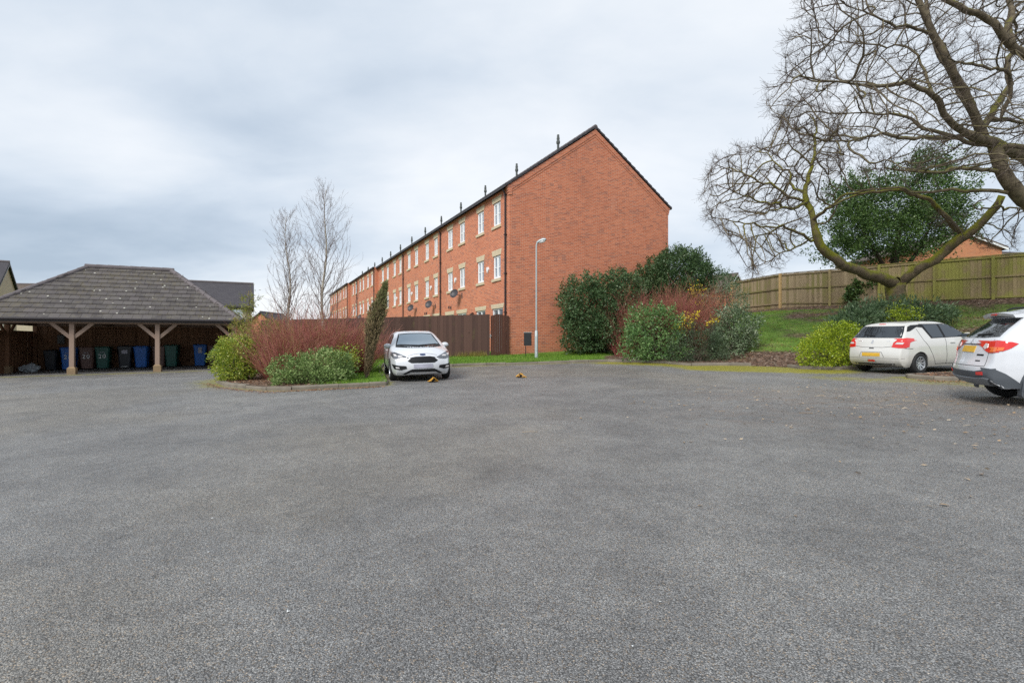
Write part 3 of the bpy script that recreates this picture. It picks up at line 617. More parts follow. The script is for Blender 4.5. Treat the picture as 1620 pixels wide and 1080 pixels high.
for a, b, c, dd, kd in OPEN:
    xo = xoff((a + b) / 2); m = MB(); X0, X1 = xo + .045, xo + .115
    fw = .065; cz = (c + dd) / 2; cs = (a + b) / 2
    m.box(X0, X1, a, b, c, c + fw); m.box(X0, X1, a, b, dd - fw, dd); m.box(X0, X1, a, a + fw, c + fw, dd - fw); m.box(X0, X1, b - fw, b, c + fw, dd - fw)
    m.box(X0 + .003, X1, cs - fw * .7, cs + fw * .7, c + fw, dd - fw)
    if kd != 'g':
        for p0, p1 in ((a + fw, cs - fw * .7), (cs + fw * .7, b - fw)):
            m.box(X0 + .01, X1, p0, p0 + .04, c + fw, dd - fw); m.box(X0 + .01, X1, p1 - .04, p1, c + fw, dd - fw)
            m.box(X0 + .012, X1, p0 + .04, p1 - .04, c + fw, c + fw + .04); m.box(X0 + .012, X1, p0 + .04, p1 - .04, dd - fw - .04, dd - fw)
            m.box(X0 + .014, X1, p0 + .04, p1 - .04, cz - .018, cz + .018)
    w = m.build('window', MT['upvc'], BX)
    gl = MB(); gl.box(X1 - .03, X1 - .022, a + fw * .5, b - fw * .5, c + fw * .5, dd - fw * .5); gl.build('glass', MT['glass'], w)
    sp = .10; hh = .27 if kd != 'g' else .21
    l = MB(); z = dd
    vs = [(xo - .012, a - sp * .6, z), (xo - .012, b + sp * .6, z), (xo - .012, b + sp * 1.5, z + hh), (xo - .012, a - sp * 1.5, z + hh)]
    l.add(vs + [(xo + .02, q[1], q[2]) for q in vs], [(0, 3, 2, 1), (0, 1, 5, 4), (1, 2, 6, 5), (2, 3, 7, 6), (3, 0, 4, 7)])
    l.build('lintel', MT['stone'], w)
    if kd != 'g':
        l = MB(); l.box(xo - .055, xo + .05, a - .10, b + .10, c - .13, c - .002); l.build('sill', MT['stone'], w)
for n in range(13):
    s = 1.5 + 4.83 * n; t = 3.5; z = slope(t) + .1
    v = MB(); v.tube([(t, s, z - .1), (t, s, z + .34)], .062, 8); v.tube([(t, s, z + .30), (t, s, z + .36), (t, s, z + .46), (t, s, z + .52)], [.062, .10, .10, .07], 8)
    v.tube([(t, s, z + .50), (t, s, z + .60), (t, s, z + .66), (t, s, z + .80)], [.065, .085, .07, .06], 8); v.box(t - .07, t + .07, s - .07, s + .07, z - .12, z - .02)
    v.build('flue_vent', MT['flue'], roof, smooth=True)
for n, s in enumerate((2.45, 7.3, 12.2, 17.1, 22.0, 26.8, 32.7, 37.5, 42.4)):
    a = MB(); xo = xoff(s); a.prism([(s - .09, 4.98), (s + .09, 4.98), (s + .12, 4.85), (s, 4.68), (s - .12, 4.85)], .07, Matrix(((0, -1, 0, xo - .002), (1, 0, 0, 0), (0, 0, 1, 0), (0, 0, 0, 1))))
    o = a.build('alarm_box', MT['upvc'], BX)
def dish(s, z, r=.27):
    xo = xoff(s); b = MB(); b.tube([(xo, s - .34, z - .1), (xo - .14, s - .34, z - .1), (xo - .30, s - .1, z)], .018, 6); b.box(xo - .015, xo, s - .40, s - .28, z - .25, z + .05)
    br = b.build('satellite_dish', MT['dish'], BX)
    M = Matrix.Translation((xo - .34, s - .05, z)) @ Vector((-.75, -.55, .35)).to_track_quat('Z', 'Y').to_matrix().to_4x4()
    d = MB(); d.lathe([(.001, 0), (r * .4, .012), (r * .75, .045), (r, .085), (r, .092), (r * .7, .052), (r * .4, .022), (.001, .012)], 20, M); d.build('reflector', MT['dish'], br, smooth=True)
    q = MB(); q.tube([M @ Vector((0, -r, .06)), M @ Vector((0, -r * .9, .28)), M @ Vector((0, -.1, .36))], .012, 6); q.tube([M @ Vector((0, -.12, .34)), M @ Vector((0, -.03, .36))], .03, 8); q.build('receiver_arm', MT['dish'], br)
for s, z in ((6.6, 3.96), (11.6, 3.66), (16.2, 3.69), (36.6, 3.86)): dish(s, z)
v = MB()
for s, z in ((8.1, 3.3), (8.45, 3.34), (13.2, 3.2), (13.6, 3.2), (17.6, 3.2), (18.0, 3.2)): v.box(xoff(s) - .05, xoff(s), s, s + .1, z - .1, z + .06)
v.build('wall_vents', MT['fascia'], BX); bpy.data.objects['wall_vents'].name = 'air_vent'
bl = MB(); bl.tube([(-.02, 4.42, 2.75), (-.12, 4.42, 2.8), (-.14, 4.42, 2.72)], .03, 6); bl.box(-.22, -.08, 4.34, 4.5, 2.55, 2.74); bl.build('wall_light', MT['black'], BX)

# ---------------------------------------------------------------- brown garden fence and gate
def board_fence(name, pts, h, bw, mats, label, cat='fence', rails=True, post_mat=None, capped=False, face=-1, group=None, postw=.1, posth=0.0, skip_posts=()):
    """pts: (x, y, zbottom[, ztop]) at each post; boards on the far side of the rails"""
    root = empty(name, (pts[0][0], pts[0][1], pts[0][2]), 0, label, cat, group); O = Vector((pts[0][0], pts[0][1], pts[0][2])); rr = random.Random(11)
    for bi, (a, b) in enumerate(zip(pts[:-1], pts[1:])):
        A, B = Vector(a[:3]) - O, Vector(b[:3]) - O; ta = (a[3] - a[2]) if len(a) > 3 else h; tb = (b[3] - b[2]) if len(b) > 3 else h
        d = (B - A); L = math.hypot(d.x, d.y); u = Vector((d.x / L, d.y / L, 0)); n = Vector((u.y, -u.x, 0)) * face
        m = MB(); k = max(1, int(L / bw))
        for j in range(k):
            t0, t1 = j / k, (j + 1) / k; o0 = rr.uniform(0, .012); dz = rr.uniform(-.008, .006)
            p, q = A + u * (L * t0) + Vector((0, 0, d.z * t0)), A + u * (L * t1 + .010) + Vector((0, 0, d.z * t1)); hp, hq = ta + (tb - ta) * t0 + dz, ta + (tb - ta) * t1 + dz; p.z -= .10; q.z -= .10; hp += .10; hq += .10
            e0, e1 = n * (-.008 - o0), n * (-.034 - o0)
            vs = [p + e0 + n * .014, q + e0 - n * .008, q + e0 - n * .008 + Vector((0, 0, hq)), p + e0 + n * .014 + Vector((0, 0, hp)), p + e1, q + e1, q + e1 + Vector((0, 0, hq)), p + e1 + Vector((0, 0, hp))]
            m.add(vs, [(0, 1, 2, 3), (5, 4, 7, 6), (1, 5, 6, 2), (4, 0, 3, 7), (3, 2, 6, 7), (0, 4, 5, 1)], rr.random())
        m.build('board_panel', mats[bi % len(mats)], root)
        if rails:
            for fz in rails:
                r = MB(); r.beam(A + n * .016 + Vector((0, 0, ta * fz)), B + n * .016 + Vector((0, 0, tb * fz)), .045, .075, rr.random())
                r.build('rail', mats[bi % len(mats)], root)
            r = MB()
            if capped: r.beam(A - n * .01 + Vector((0, 0, ta + .03)), B - n * .01 + Vector((0, 0, tb + .03)), .075, .035)
            if capped: r.build('capping_rail', mats[bi % len(mats)], root)
    for bi, a in enumerate(pts):
        if bi in skip_posts: continue
        A = Vector(a[:3]) - O; ta = ((a[3] - a[2]) if len(a) > 3 else h) + posth
        pm = (post_mat or mats)[bi % len(post_mat or mats)]
        d = Vector(pts[min(bi + 1, len(pts) - 1)][:3]) - Vector(pts[max(bi - 1, 0)][:3]); u = Vector((d.x, d.y, 0)).normalized(); n = Vector((u.y, -u.x, 0)) * face
        P = A + n * (.016 + postw / 2 + .03); m = MB(); m.beam(P - Vector((0, 0, .25)), P + Vector((0, 0, ta)), postw, postw, rr.random(), up=u); m.build('post', pm, root)
    return root
bz = lambda x, y: gz(x, y) + BOXD
pf = [(-1.02, 23.60), (-3.5, 23.35), (-6.0, 23.1), (-8.5, 22.9), (-11.0, 22.7)]
tops = [2.50, 2.42, 2.33, 2.26, 2.2]
board_fence('garden_fence', [(x, y, bz(x, y) - .05, t) for (x, y), t in zip(pf, tops)], 1.8, .125, [MT['fence_brown']], 'long dark brown close-board fence between the brick terrace and the grass verge', rails=None, face=1, postw=.09, skip_posts=(0, 1, 2, 3, 4))
gtx = empty('garden_gate', (-.98, 23.62, bz(-.6, 23.6)), math.atan2(.1, .9), 'brown arched-top timber gate closing the gap between fence and brick corner', 'gate')
m = MB(); n = 7
for j in range(n):
    x0, x1 = .01 + .70 * j / n, .01 + .70 * (j + 1) / n - .006; f = lambda x: 1.80 + .09 * math.sin(math.pi * min(1, max(0, x / .72)))
    m.add([(x0, 0, -.02), (x1, 0, -.02), (x1, 0, f(x1)), (x0, 0, f(x0)), (x0, .02, -.02), (x1, .02, -.02), (x1, .02, f(x1)), (x0, .02, f(x0))], [(0, 1, 2, 3), (5, 4, 7, 6), (0, 3, 7, 4), (1, 5, 6, 2), (3, 2, 6, 7)])
m.build('boards', MT['gate'], gtx)
m = MB(); m.box(.74, .84, -.03, .07, -.1, 1.82); m.build('gate_post', MT['gate'], gtx)
m = MB(); m.box(-.03, 0, -.03, -.001, .80, .98); m.tube([(-.015, -.03, .9), (-.015, -.07, .9), (.05, -.07, .9)], .01, 6); m.build('latch', MT['metal'], gtx)

# softwood fence along the top of the bank
FP = [(14.1, 33.0, 3.2, 5.01), (14.85, 28.5, 3.17, 4.97), (16.5, 26.8, 3.08, 4.95), (17.98, 25.3, 3.04, 4.97), (19.45, 23.8, 3.01, 4.97), (20.85, 22.4, 2.98, 4.96), (22.3, 20.9, 2.95, 4.95), (23.8, 19.4, 2.95, 4.95), (25.3, 17.9, 2.95, 4.95), (26.8, 16.4, 2.95, 4.95), (28.3, 14.9, 2.95, 4.95)]
wf = board_fence('bank_fence', FP, 1.85, .12, [MT['fence_pale'], MT['fence_pale'], MT['fence_pale'], MT['fence_moss'], MT['fence_moss'], MT['fence_moss'], MT['fence_moss']],
            'tall weathered softwood fence running up the top of the grass bank behind the bare tree', rails=(.10, .55, .97), capped=True, face=1, post_mat=[MT['post_new'], MT['post_new'], MT['fence_moss'], MT['fence_moss'], MT['fence_moss'], MT['fence_moss'], MT['fence_moss'], MT['fence_moss']], postw=.105, posth=.02)

# ---------------------------------------------------------------- houses beyond
def house(name, label, c, ang, w, d, eave, ridge, wallm, roofm, wins=(), base=-1.0, barge='upvc', side='x', group=None):
    """c: near corner midpoint; local x along the ridge (length w), local y depth d; gables at x=0 and x=w"""
    root = empty(name, (c[0], c[1], 0), ang, label, 'house', group)
    m = MB(); m.add([(0, 0, base), (w, 0, base), (w, d, base), (0, d, base), (0, 0, eave), (w, 0, eave), (w, d, eave), (0, d, eave), (0, d / 2, ridge), (w, d / 2, ridge)],
                    [(0, 1, 5, 4), (2, 3, 7, 6), (1, 2, 6, 9, 5), (3, 0, 4, 8, 7)]); m.build('wall', wallm, root)
    r = MB(); sl = (ridge - eave) / (d / 2); o = .3
    for s in (0, 1):
        y0, y1 = (-o, d / 2) if s == 0 else (d + o, d / 2); z0 = eave - o * sl
        A = [(-.2, y0, z0), (w + .2, y0, z0), (w + .2, y1, ridge), (-.2, y1, ridge)]
        r.add([(p[0], p[1], p[2] + .03) for p in A] + [(p[0], p[1], p[2] + .15) for p in A], [(0, 1, 2, 3), (4, 5, 6, 7), (0, 4, 5, 1), (0, 3, 7, 4), (1, 5, 6, 2), (2, 6, 7, 3)])
    rr_ = r.build('roof', roofm, root)
    q = MB(); q.tube([(-.2, d / 2, ridge + .16), (w + .2, d / 2, ridge + .16)], .12, 8); q.build('ridge_cap', MT['ridge'], rr_)
    b = MB()
    for X_ in (-.22, w + .18):
        for s in (0, 1):
            y0, y1 = (-o, d / 2) if s == 0 else (d + o, d / 2); z0 = eave - o * sl
            b.add([(X_, y0, z0 - .12), (X_, y1, ridge - .12), (X_, y1, ridge + .03), (X_, y0, z0 + .03), (X_ + .04, y0, z0 - .12), (X_ + .04, y1, ridge - .12), (X_ + .04, y1, ridge + .03), (X_ + .04, y0, z0 + .03)],
                  [(0, 1, 2, 3), (4, 7, 6, 5), (0, 4, 5, 1), (3, 2, 6, 7)])
    b.build('bargeboard', MT[barge], root)
    gq = MB(); gq.box(-.2, w + .2, -o - .1, -o, eave - o * sl - .06, eave - o * sl + .05); gq.build('gutter', MT['gutter'], root)
    for (face, a, z, ww, hh) in wins:
        m = MB(); fw = .07
        def B(x0, x1, z0, z1, y0=-.02, y1=.03, mb=m):
            if face == 'f': mb.box(x0, x1, y0, y1, z0, z1)
            elif face == 'r': mb.box(w - y1, w - y0, x0, x1, z0, z1)
            else: mb.box(y0, y1, x0, x1, z0, z1)
        B(a, a + ww, z, z + fw); B(a, a + ww, z + hh - fw, z + hh); B(a, a + fw, z + fw, z + hh - fw); B(a + ww - fw, a + ww, z + fw, z + hh - fw); B(a + ww / 2 - .04, a + ww / 2 + .04, z + fw, z + hh - fw)
        o_ = m.build('window', MT['upvc'], root); gm = MB(); B(a + .03, a + ww - .03, z + .03, z + hh - .03, -.008, -.002, gm); gm.build('glass', MT['glass'], o_)
    return root
# left edge of the picture: a buff gable seen edge on, its neighbour behind, and the one right of the shelter
house('stone_house', 'buff stone house with steep gable at the left edge behind the bin shelter', (-49.1, 36.6), R(34.8), 9, 8, 5.6, 8.0, MT['buff'], MT['tile_far'], [('r', 1.5, 2.0, 1.2, 1.2), ('f', 4.5, 2.2, 1.2, 1.2)], barge='fascia')
house('stone_house', 'low buff house whose dark ridge peeps out above the shelter roof on the left', (-62, 58.0), .10, 20, 8, 4.8, 7.95, MT['buff'], MT['tile_brown'], [('f', 3.5, 2.2, 1.4, 1.2), ('f', 8, 2.2, 1.4, 1.2), ('f', 13, 2.2, 1.4, 1.2)], barge='fascia')
house('stone_house', 'buff house with plain dark roof standing between the shelter and the birches', (-36.9, 46.6), R(26.7), 12, 8, 4.75, 7.25, MT['buff'], MT['tile_far'], [('f', 8.2, 3.2, 1.1, 1.2), ('f', 10.1, 3.2, 1.1, 1.2)], barge='fascia')
house('brick_house', 'small distant brick gable glimpsed over the red dogwood left of the birches', (-40, 90.0), R(90), 9, 7.5, 3.2, 6.2, MT['brick'], MT['tile_far'], barge='fascia')
house('brick_house', 'small brick gable with a white bargeboard showing over the far end of the bank fence', (22.2, 74.2), R(-50), 9, 5.2, 7.9, 10.1, MT['brick_far'], MT['tile_brown'], base=2)
house('brick_house', 'orange brick house with shallow white verge behind the mossy fence and ivy tree', (36.0, 38.0), R(90), 10, 5.6, 8.15, 9.2, MT['brick_far'], MT['tile_brown'], base=2)
house('brick_house', 'house with a brown tiled roof beyond the orange brick house at the right edge', (42.2, 46), R(12), 12, 8, 7.6, 9.9, MT['brick_far'], MT['tile_brown'], base=2)
# ---------------------------------------------------------------- the bin shelter
SH_O = (-12.26, 22.8); SH_A = math.atan2(.407, .913)
def sh_world(x, y): c, s = math.cos(SH_A), math.sin(SH_A); return SH_O[0] + c * x - s * y, SH_O[1] + s * x + c * y
SH = empty('bin_shelter', (SH_O[0], SH_O[1], 0), SH_A, 'open timber bin shelter with braced oak posts under a hipped grey tiled roof', 'bin shelter')
X0, X1, Y0, Y1, EZ, RZ = -9.0, .30, -.32, 5.88, 2.17, 4.56
HR = (Y1 - Y0) / 2; SLO = (RZ - EZ) / HR; SL = math.hypot(HR, RZ - EZ); NC = 12
tl = MB(); rr = random.Random(3)
def face(E0, U, INW, length, ridge_len):
    """E0 eave corner, U along the eave, INW horizontal inward"""
    E0, U, INW = Vector(E0), Vector(U), Vector(INW); TW = .335
    for j in range(NC):
        s0, s1 = SL * j / NC - (.05 if j == 0 else .02), SL * (j + 1) / NC + .03; h0, h1 = s0 * HR / SL, min(HR, s1 * HR / SL)
        a = max(0, h0); off = (j % 2) * TW / 2; x = a - ((a + off) % TW) 
        while x < length - a:
            xa, xb = max(x + .004, a - .02), min(x + TW - .004, length - a + .02); x += TW
            if xb - xa < .04: continue
            ua, ub = max(xa, min(h1, xb - .01)), min(xb, max(length - h1, xa + .01)); dz = rr.uniform(-.004, .004)
            p = [E0 + U * xa + INW * h0 + Vector((0, 0, h0 * SLO + .062 + dz)), E0 + U * xb + INW * h0 + Vector((0, 0, h0 * SLO + .062 + dz)),
                 E0 + U * ub + INW * h1 + Vector((0, 0, h1 * SLO + .010)), E0 + U * ua + INW * h1 + Vector((0, 0, h1 * SLO + .010))]
            q = [v - Vector((0, 0, .034)) for v in p]
            tl.add(p + q, [(0, 1, 2, 3), (4, 7, 6, 5), (0, 4, 5, 1), (1, 5, 6, 2), (2, 6, 7, 3), (3, 7, 4, 0)], rr.random())
W_, D_ = X1 - X0, Y1 - Y0
face((X0, Y0, EZ), (1, 0, 0), (0, 1, 0), W_, 0); face((X1, Y1, EZ), (-1, 0, 0), (0, -1, 0), W_, 0)
face((X1, Y0, EZ), (0, 1, 0), (-1, 0, 0), D_, 0); face((X0, Y1, EZ), (0, -1, 0), (1, 0, 0), D_, 0)
sroof = tl.build('roof', MT['tile'], SH)
u = MB(); rl, rr_ = (X0 + HR, (Y0 + Y1) / 2, RZ - .02), (X1 - HR, (Y0 + Y1) / 2, RZ - .02); e = EZ - .02
u.add([(X0, Y0, e), (X1, Y0, e), (X1, Y1, e), (X0, Y1, e), rl, rr_], [(0, 1, 5, 4), (1, 2, 5), (2, 3, 4, 5), (3, 0, 4)]); u.build('light_block_lining', MT['shed'], sroof)  # sheet added under the tiles to block light leaking through their gaps
hc = MB()
def caps(a, b):
    a, b = Vector(a), Vector(b); L = (b - a).length; n = max(1, round(L / .42)); d = (b - a) / n
    for k in range(n): hc.tube([a + d * k - d * .05, a + d * (k + 1.04)], [.115, .10], 10, True, random.random())
zt = .01
for cx_, cy_ in ((X0, Y0), (X0, Y1)): caps((cx_, cy_, EZ + .0), (rl[0], rl[1], RZ + zt))
for cx_, cy_ in ((X1, Y0), (X1, Y1)): caps((cx_, cy_, EZ + .0), (rr_[0], rr_[1], RZ + zt))
caps((rl[0] - .1, rl[1], RZ + .03), (rr_[0] + .1, rr_[1], RZ + .03)); hc.build('ridge_cap', MT['ridge'], sroof)
gq = MB(); zg = EZ - .03
for a, b in (((X0, Y0 - .07), (X1, Y0 - .07)), ((X1 + .07, Y0), (X1 + .07, Y1)), ((X0 - .07, Y0), (X0 - .07, Y1)), ((X0, Y1 + .07), (X1, Y1 + .07))): gq.tube([(a[0], a[1], zg), (b[0], b[1], zg)], .055, 10)
gq.build('gutter', MT['gutter'], SH)
fz = MB(); fz.box(X0, X1, Y0 - .012, Y0 + .01, EZ - .13, EZ - .01); fz.box(X0, X1, Y1 - .01, Y1 + .012, EZ - .13, EZ - .01); fz.box(X1 - .01, X1 + .012, Y0 + .011, Y1 - .011, EZ - .13, EZ - .01); fz.box(X0 - .012, X0 + .01, Y0 + .011, Y1 - .011, EZ - .13, EZ - .01)
fz.build('fascia', MT['gutter'], SH)
PX = [0, -2.82, -5.66, -8.6]
pl = MB(); pl.box(-8.7, .1, -.07, .07, 1.98, 2.12); pl.box(-8.7, .1, 5.3, 5.44, 1.98, 2.12)
for x in (-8.6, 0): pl.box(x - .07, x + .07, .07, 5.3, 1.981, 2.119)
for x in (-2.82, -5.66): pl.box(x - .05, x + .05, .07, 5.3, 2.0, 2.12)
pl.build('wall_plate', MT['oak'], SH)
rfm = MB()
for k in range(15):
    x = X0 + .6 + k * .58; h = min(HR, x - X0, X1 - x)
    rfm.beam((x, Y0 + .1, EZ - .06 + .1 * SLO), (x, Y0 + h, EZ - .08 + h * SLO), .05, .10); rfm.beam((x, Y1 - .1, EZ - .06 + .1 * SLO), (x, Y1 - h, EZ - .08 + h * SLO), .05, .10)
rfm.build('rafters', MT['shed'], SH); bpy.data.objects['rafters'].name = 'rafter'
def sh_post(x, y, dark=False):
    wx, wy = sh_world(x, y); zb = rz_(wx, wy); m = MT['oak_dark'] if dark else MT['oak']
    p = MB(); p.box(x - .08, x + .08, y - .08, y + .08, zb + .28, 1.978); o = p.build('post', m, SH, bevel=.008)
    b = MB(); b.box(x - .135, x + .135, y - .135, y + .135, zb - .1, zb + .24); b.add([(x - .135, y - .135, zb + .24), (x + .135, y - .135, zb + .24), (x + .135, y + .135, zb + .24), (x - .135, y + .135, zb + .24), (x - .085, y - .085, zb + .30), (x + .085, y - .085, zb + .30), (x + .085, y + .085, zb + .30), (x - .085, y + .085, zb + .30)],
        [(0, 1, 5, 4), (1, 2, 6, 5), (2, 3, 7, 6), (3, 0, 4, 7), (4, 5, 6, 7)]); b.build('pad_stone', MT['padstone'], SH)
    return o
for i_, x in enumerate(PX):
    sh_post(x, 0)
    br = MB()
    for sg in (-1, 1):
        if (x == 0 and sg == 1) or (i_ == 3 and sg == -1): continue
        br.beam((x + sg * .05, 0, 1.42), (x + sg * .66, 0, 2.0), .07, .13)
    br.build('brace', MT['oak'], SH)
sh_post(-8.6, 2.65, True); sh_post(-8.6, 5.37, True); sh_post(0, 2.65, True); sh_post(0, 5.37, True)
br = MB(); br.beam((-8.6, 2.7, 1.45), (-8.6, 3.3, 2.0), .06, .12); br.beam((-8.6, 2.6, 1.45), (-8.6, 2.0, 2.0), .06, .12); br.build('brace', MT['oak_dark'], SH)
def sh_wall(a, b, z1, name='board_wall', mat='shed', bw=.14):
    m = MB(); a, b = Vector(a), Vector(b); L = (b - a).length; n = int(L / bw); d = (b - a) / n; nn = Vector((-d.y, d.x, 0)).normalized(); q = random.Random(9)
    for k in range(n):
        p, r = a + d * k, a + d * (k + 1.06); o = nn * ((k % 2) * .021 + q.uniform(0, .004))
        m.add([p + o - nn * .01 + Vector((0, 0, .0)), r + o - nn * .01, r + o - nn * .01 + Vector((0, 0, z1)), p + o - nn * .01 + Vector((0, 0, z1)), p + o + nn * .01, r + o + nn * .01, r + o + nn * .01 + Vector((0, 0, z1)), p + o + nn * .01 + Vector((0, 0, z1))],
              [(0, 1, 2, 3), (5, 4, 7, 6), (3, 2, 6, 7), (0, 3, 7, 4), (1, 5, 6, 2)], q.random())
    return m.build(name, MT[mat], SH)
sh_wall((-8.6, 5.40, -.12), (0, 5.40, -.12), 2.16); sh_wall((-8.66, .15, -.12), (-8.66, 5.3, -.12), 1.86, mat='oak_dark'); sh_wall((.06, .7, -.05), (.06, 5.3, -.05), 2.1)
t = MB()
for k in range(9): t.box(-6.35, -4.7, 5.28, 5.31, .75 + k * .13, .81 + k * .13)
for x in (-6.35, -5.55, -4.75): t.box(x - .02, x + .02, 5.25, 5.279, .7, 1.9)
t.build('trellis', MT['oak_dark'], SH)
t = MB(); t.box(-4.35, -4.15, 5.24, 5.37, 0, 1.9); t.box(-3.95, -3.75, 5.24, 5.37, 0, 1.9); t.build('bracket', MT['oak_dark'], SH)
pl_ = MB(); wx, wy = sh_world(-2.3, 5.15); pl_.beam((-2.95, 5.05, rz_(wx, wy) + .03), (-2.2, 5.2, .55), .10, .03)
o = pl_.build('timber_plank', MT['oak_dark']); o.location = (SH_O[0], SH_O[1], 0); o.rotation_euler = (0, 0, SH_A); tag(o, 'short timber plank leaning by the back wall beside the blue bin with a white label', 'plank')

def text_obj(name, txt, size, mat, parent, loc, rot, ext=.002):
    cu = bpy.data.curves.new(name, 'FONT'); cu.body = txt; cu.size = size; cu.extrude = ext; cu.align_x = 'CENTER'; cu.align_y = 'CENTER'; cu.space_character = 1.25; cu.offset = .004
    tmp = bpy.data.objects.new('tmp', cu); C.objects.link(tmp); bpy.context.view_layer.update(); me = bpy.data.meshes.new_from_object(tmp.evaluated_get(bpy.context.evaluated_depsgraph_get())); bpy.data.objects.remove(tmp)
    me.materials.clear(); o = link_mesh(name, me, mat, parent); o.location = loc; o.rotation_euler = rot; return o
def bin_(x, y, mat, label, num=None, patch=None, rot=0, h=1.0, yaw=0, small=False):
    wx, wy = sh_world(x, y); zb = rz_(wx, wy) + .004
    o = empty('wheelie_bin', (wx, wy, zb), SH_A + R(rot + yaw), label, 'wheelie bin', 'wheelie bins lined up in the shelter'); k = .86 if small else 1
    b = MB(); w0, w1, d0, d1 = .22 * k, .285 * k, .24 * k, .34 * k; H = .96 * h
    def rect(w, d, z, c=.05): return [(-w + c, -d, z), (w - c, -d, z), (w, -d + c, z), (w, d - c, z), (w - c, d, z), (-w + c, d, z), (-w, d - c, z), (-w, -d + c, z)]
    def loft(mb, rings):
        vs = sum(rings, []); n = 8; fs = [(i * n + q, i * n + (q + 1) % n, (i + 1) * n + (q + 1) % n, (i + 1) * n + q) for i in range(len(rings) - 1) for q in range(n)]
        mb.add(vs, fs + [tuple(range(n))[::-1], tuple((len(rings) - 1) * n + q for q in range(n))])
    loft(b, [rect(w0, d0, .03), rect(w0 + .012, d0 + .02, .25), rect(w1 - .01, d1 - .03, H - .08), rect(w1, d1 - .02, H - .075), rect(w1, d1 - .02, H - .01)])
    b.box(-w1 * .8, w1 * .8, -d1 - .015, -d1 + .02, H - .06, H - .01)
    b.build('body', mat, o)
    l = MB(); loft(l, [rect(w1 + .018, d1 + .01, H - .005), rect(w1 + .022, d1 + .015, H + .03), rect(w1 - .03, d1 - .05, H + .075, .07)]); l.tube([(-w1 * .7, d1 + .03, H + .0), (w1 * .7, d1 + .03, H + .0)], .022, 8); l.box(-.05, .05, -d1 - .04, -d1, H + .004, H + .022); l.build('lid', mat, o)
    for sx in (-1, 1):
        wv = MB(); M = Matrix.Translation((sx * (w0 + .02), d0 + .04, .10)) @ Matrix.Rotation(R(90), 4, 'Y'); wv.lathe([(.001, -.02), (.10, -.02), (.10, .02), (.001, .02)], 14, M); wv.build('wheel', MT['rubber'], o)
    yf = -(d0 + d1) / 2 - .012
    tilt = math.atan2(d1 - d0, H)
    if num: text_obj('number', num, .26, MT['white_bit'], o, (.0, -d0 - (d1 - d0) * .60 - .028, H * .60), (R(90) + tilt, 0, 0))
    if num:
        s = MB(); s.box(-.10, .10, -.001, .002, -.012, .012); q = s.build('street_strip', MT['plate_w'], o); q.location = (0, -d0 - (d1 - d0) * .8 - .012, H * .79); q.rotation_euler = (tilt, 0, 0)
    if patch:
        s = MB(); s.box(-patch[0] / 2, patch[0] / 2, -.002, .002, -patch[1] / 2, patch[1] / 2); q = s.build('sticker', MT[patch[2]], o); q.location = (0, -d0 - (d1 - d0) * .8 - .02, H * .78); q.rotation_euler = (tilt, 0, 0)
    return o
G_ = 4.25
bin_(-7.62, 4.2, MT['bin_black'], 'low black bin beside the white rubbish bag at the dark left end', small=True, h=.88)
bin_(-6.92, 4.0, MT['bin_blue'], 'blue bin half hidden behind the first braced post, numbered in white', num='20', yaw=4)
bin_(-6.30, G_, MT['bin_brown'], 'brown bin with a white 20, just right of the first braced post', num='20', yaw=-2)
bin_(-5.72, G_, MT['bin_green'], 'dark green bin with a white 20 beside the brown one', num='20', yaw=2)
bb = bin_(-4.88, G_, MT['bin_black'], 'black bin with a pale label, left of the plain blue bin', patch=(.22, .17, 'plate_w'), yaw=5, h=1.03)
s = MB(); s.box(-.15, .15, -.30, -.285, .06, .085); s.build('reflective_strip', MT['white_bit'], bb)
bin_(-4.22, G_, MT['bin_blue'], 'plain bright blue bin between the black bin and the middle post', yaw=-3)
bin_(-3.55, G_ + .2, MT['bin_brown'], 'brown bin mostly hidden behind the middle post', yaw=2)
bin_(-3.0, G_ + .1, MT['bin_green'], 'dark green bin just right of the middle post', yaw=-4, h=1.04)
bin_(-1.80, G_, MT['bin_blue'], 'blue bin with a white sheet label near the hedge', patch=(.16, .27, 'plate_w'), yaw=4, h=1.04)
bin_(-1.18, G_, MT['bin_brown'], 'brown bin half hidden by the rounded hedge, with a pale number label', patch=(.20, .22, 'plate_w'), yaw=3)
wx, wy = sh_world(-7.62, 5.2); o = empty('meter_box', (wx, wy, 1.15), SH_A, 'small grey box fixed to the dark back wall above the black bin', 'box')
s = MB(); s.box(-.13, .13, 0, .12, 0, .42); s.build('case', MT['box_grey'], o, bevel=.01); s = MB(); s.box(-.11, .11, -.012, -.001, .03, .39); s.build('lid', MT['box_grey'], o)
# crumpled white bag
rb_ = np.random.default_rng(4)
bm = bmesh.new(); bmesh.ops.create_icosphere(bm, subdivisions=3, radius=1)
for v in bm.verts:
    p = v.co; q = 1 + .25 * math.sin(p.x * 5 + 2 * math.sin(p.y * 4)) * math.cos(p.z * 6 + p.x * 3) + rb_.uniform(-.10, .10)
    v.co = Vector((p.x * .36 * q, p.y * .26 * q, max(-.01, .15 + p.z * .20 * q * (1 + .5 * p.x))))
me = bpy.data.meshes.new('rubbish_bag'); bm.to_mesh(me); bm.free(); o = link_mesh('rubbish_bag', me, MT['bag']); wx, wy = sh_world(-8.05, 3.1); o.location = (wx, wy, rz_(wx, wy)); tag(o, 'crumpled white plastic rubbish bag on the shelter floor beside the low black bin', 'rubbish bag')

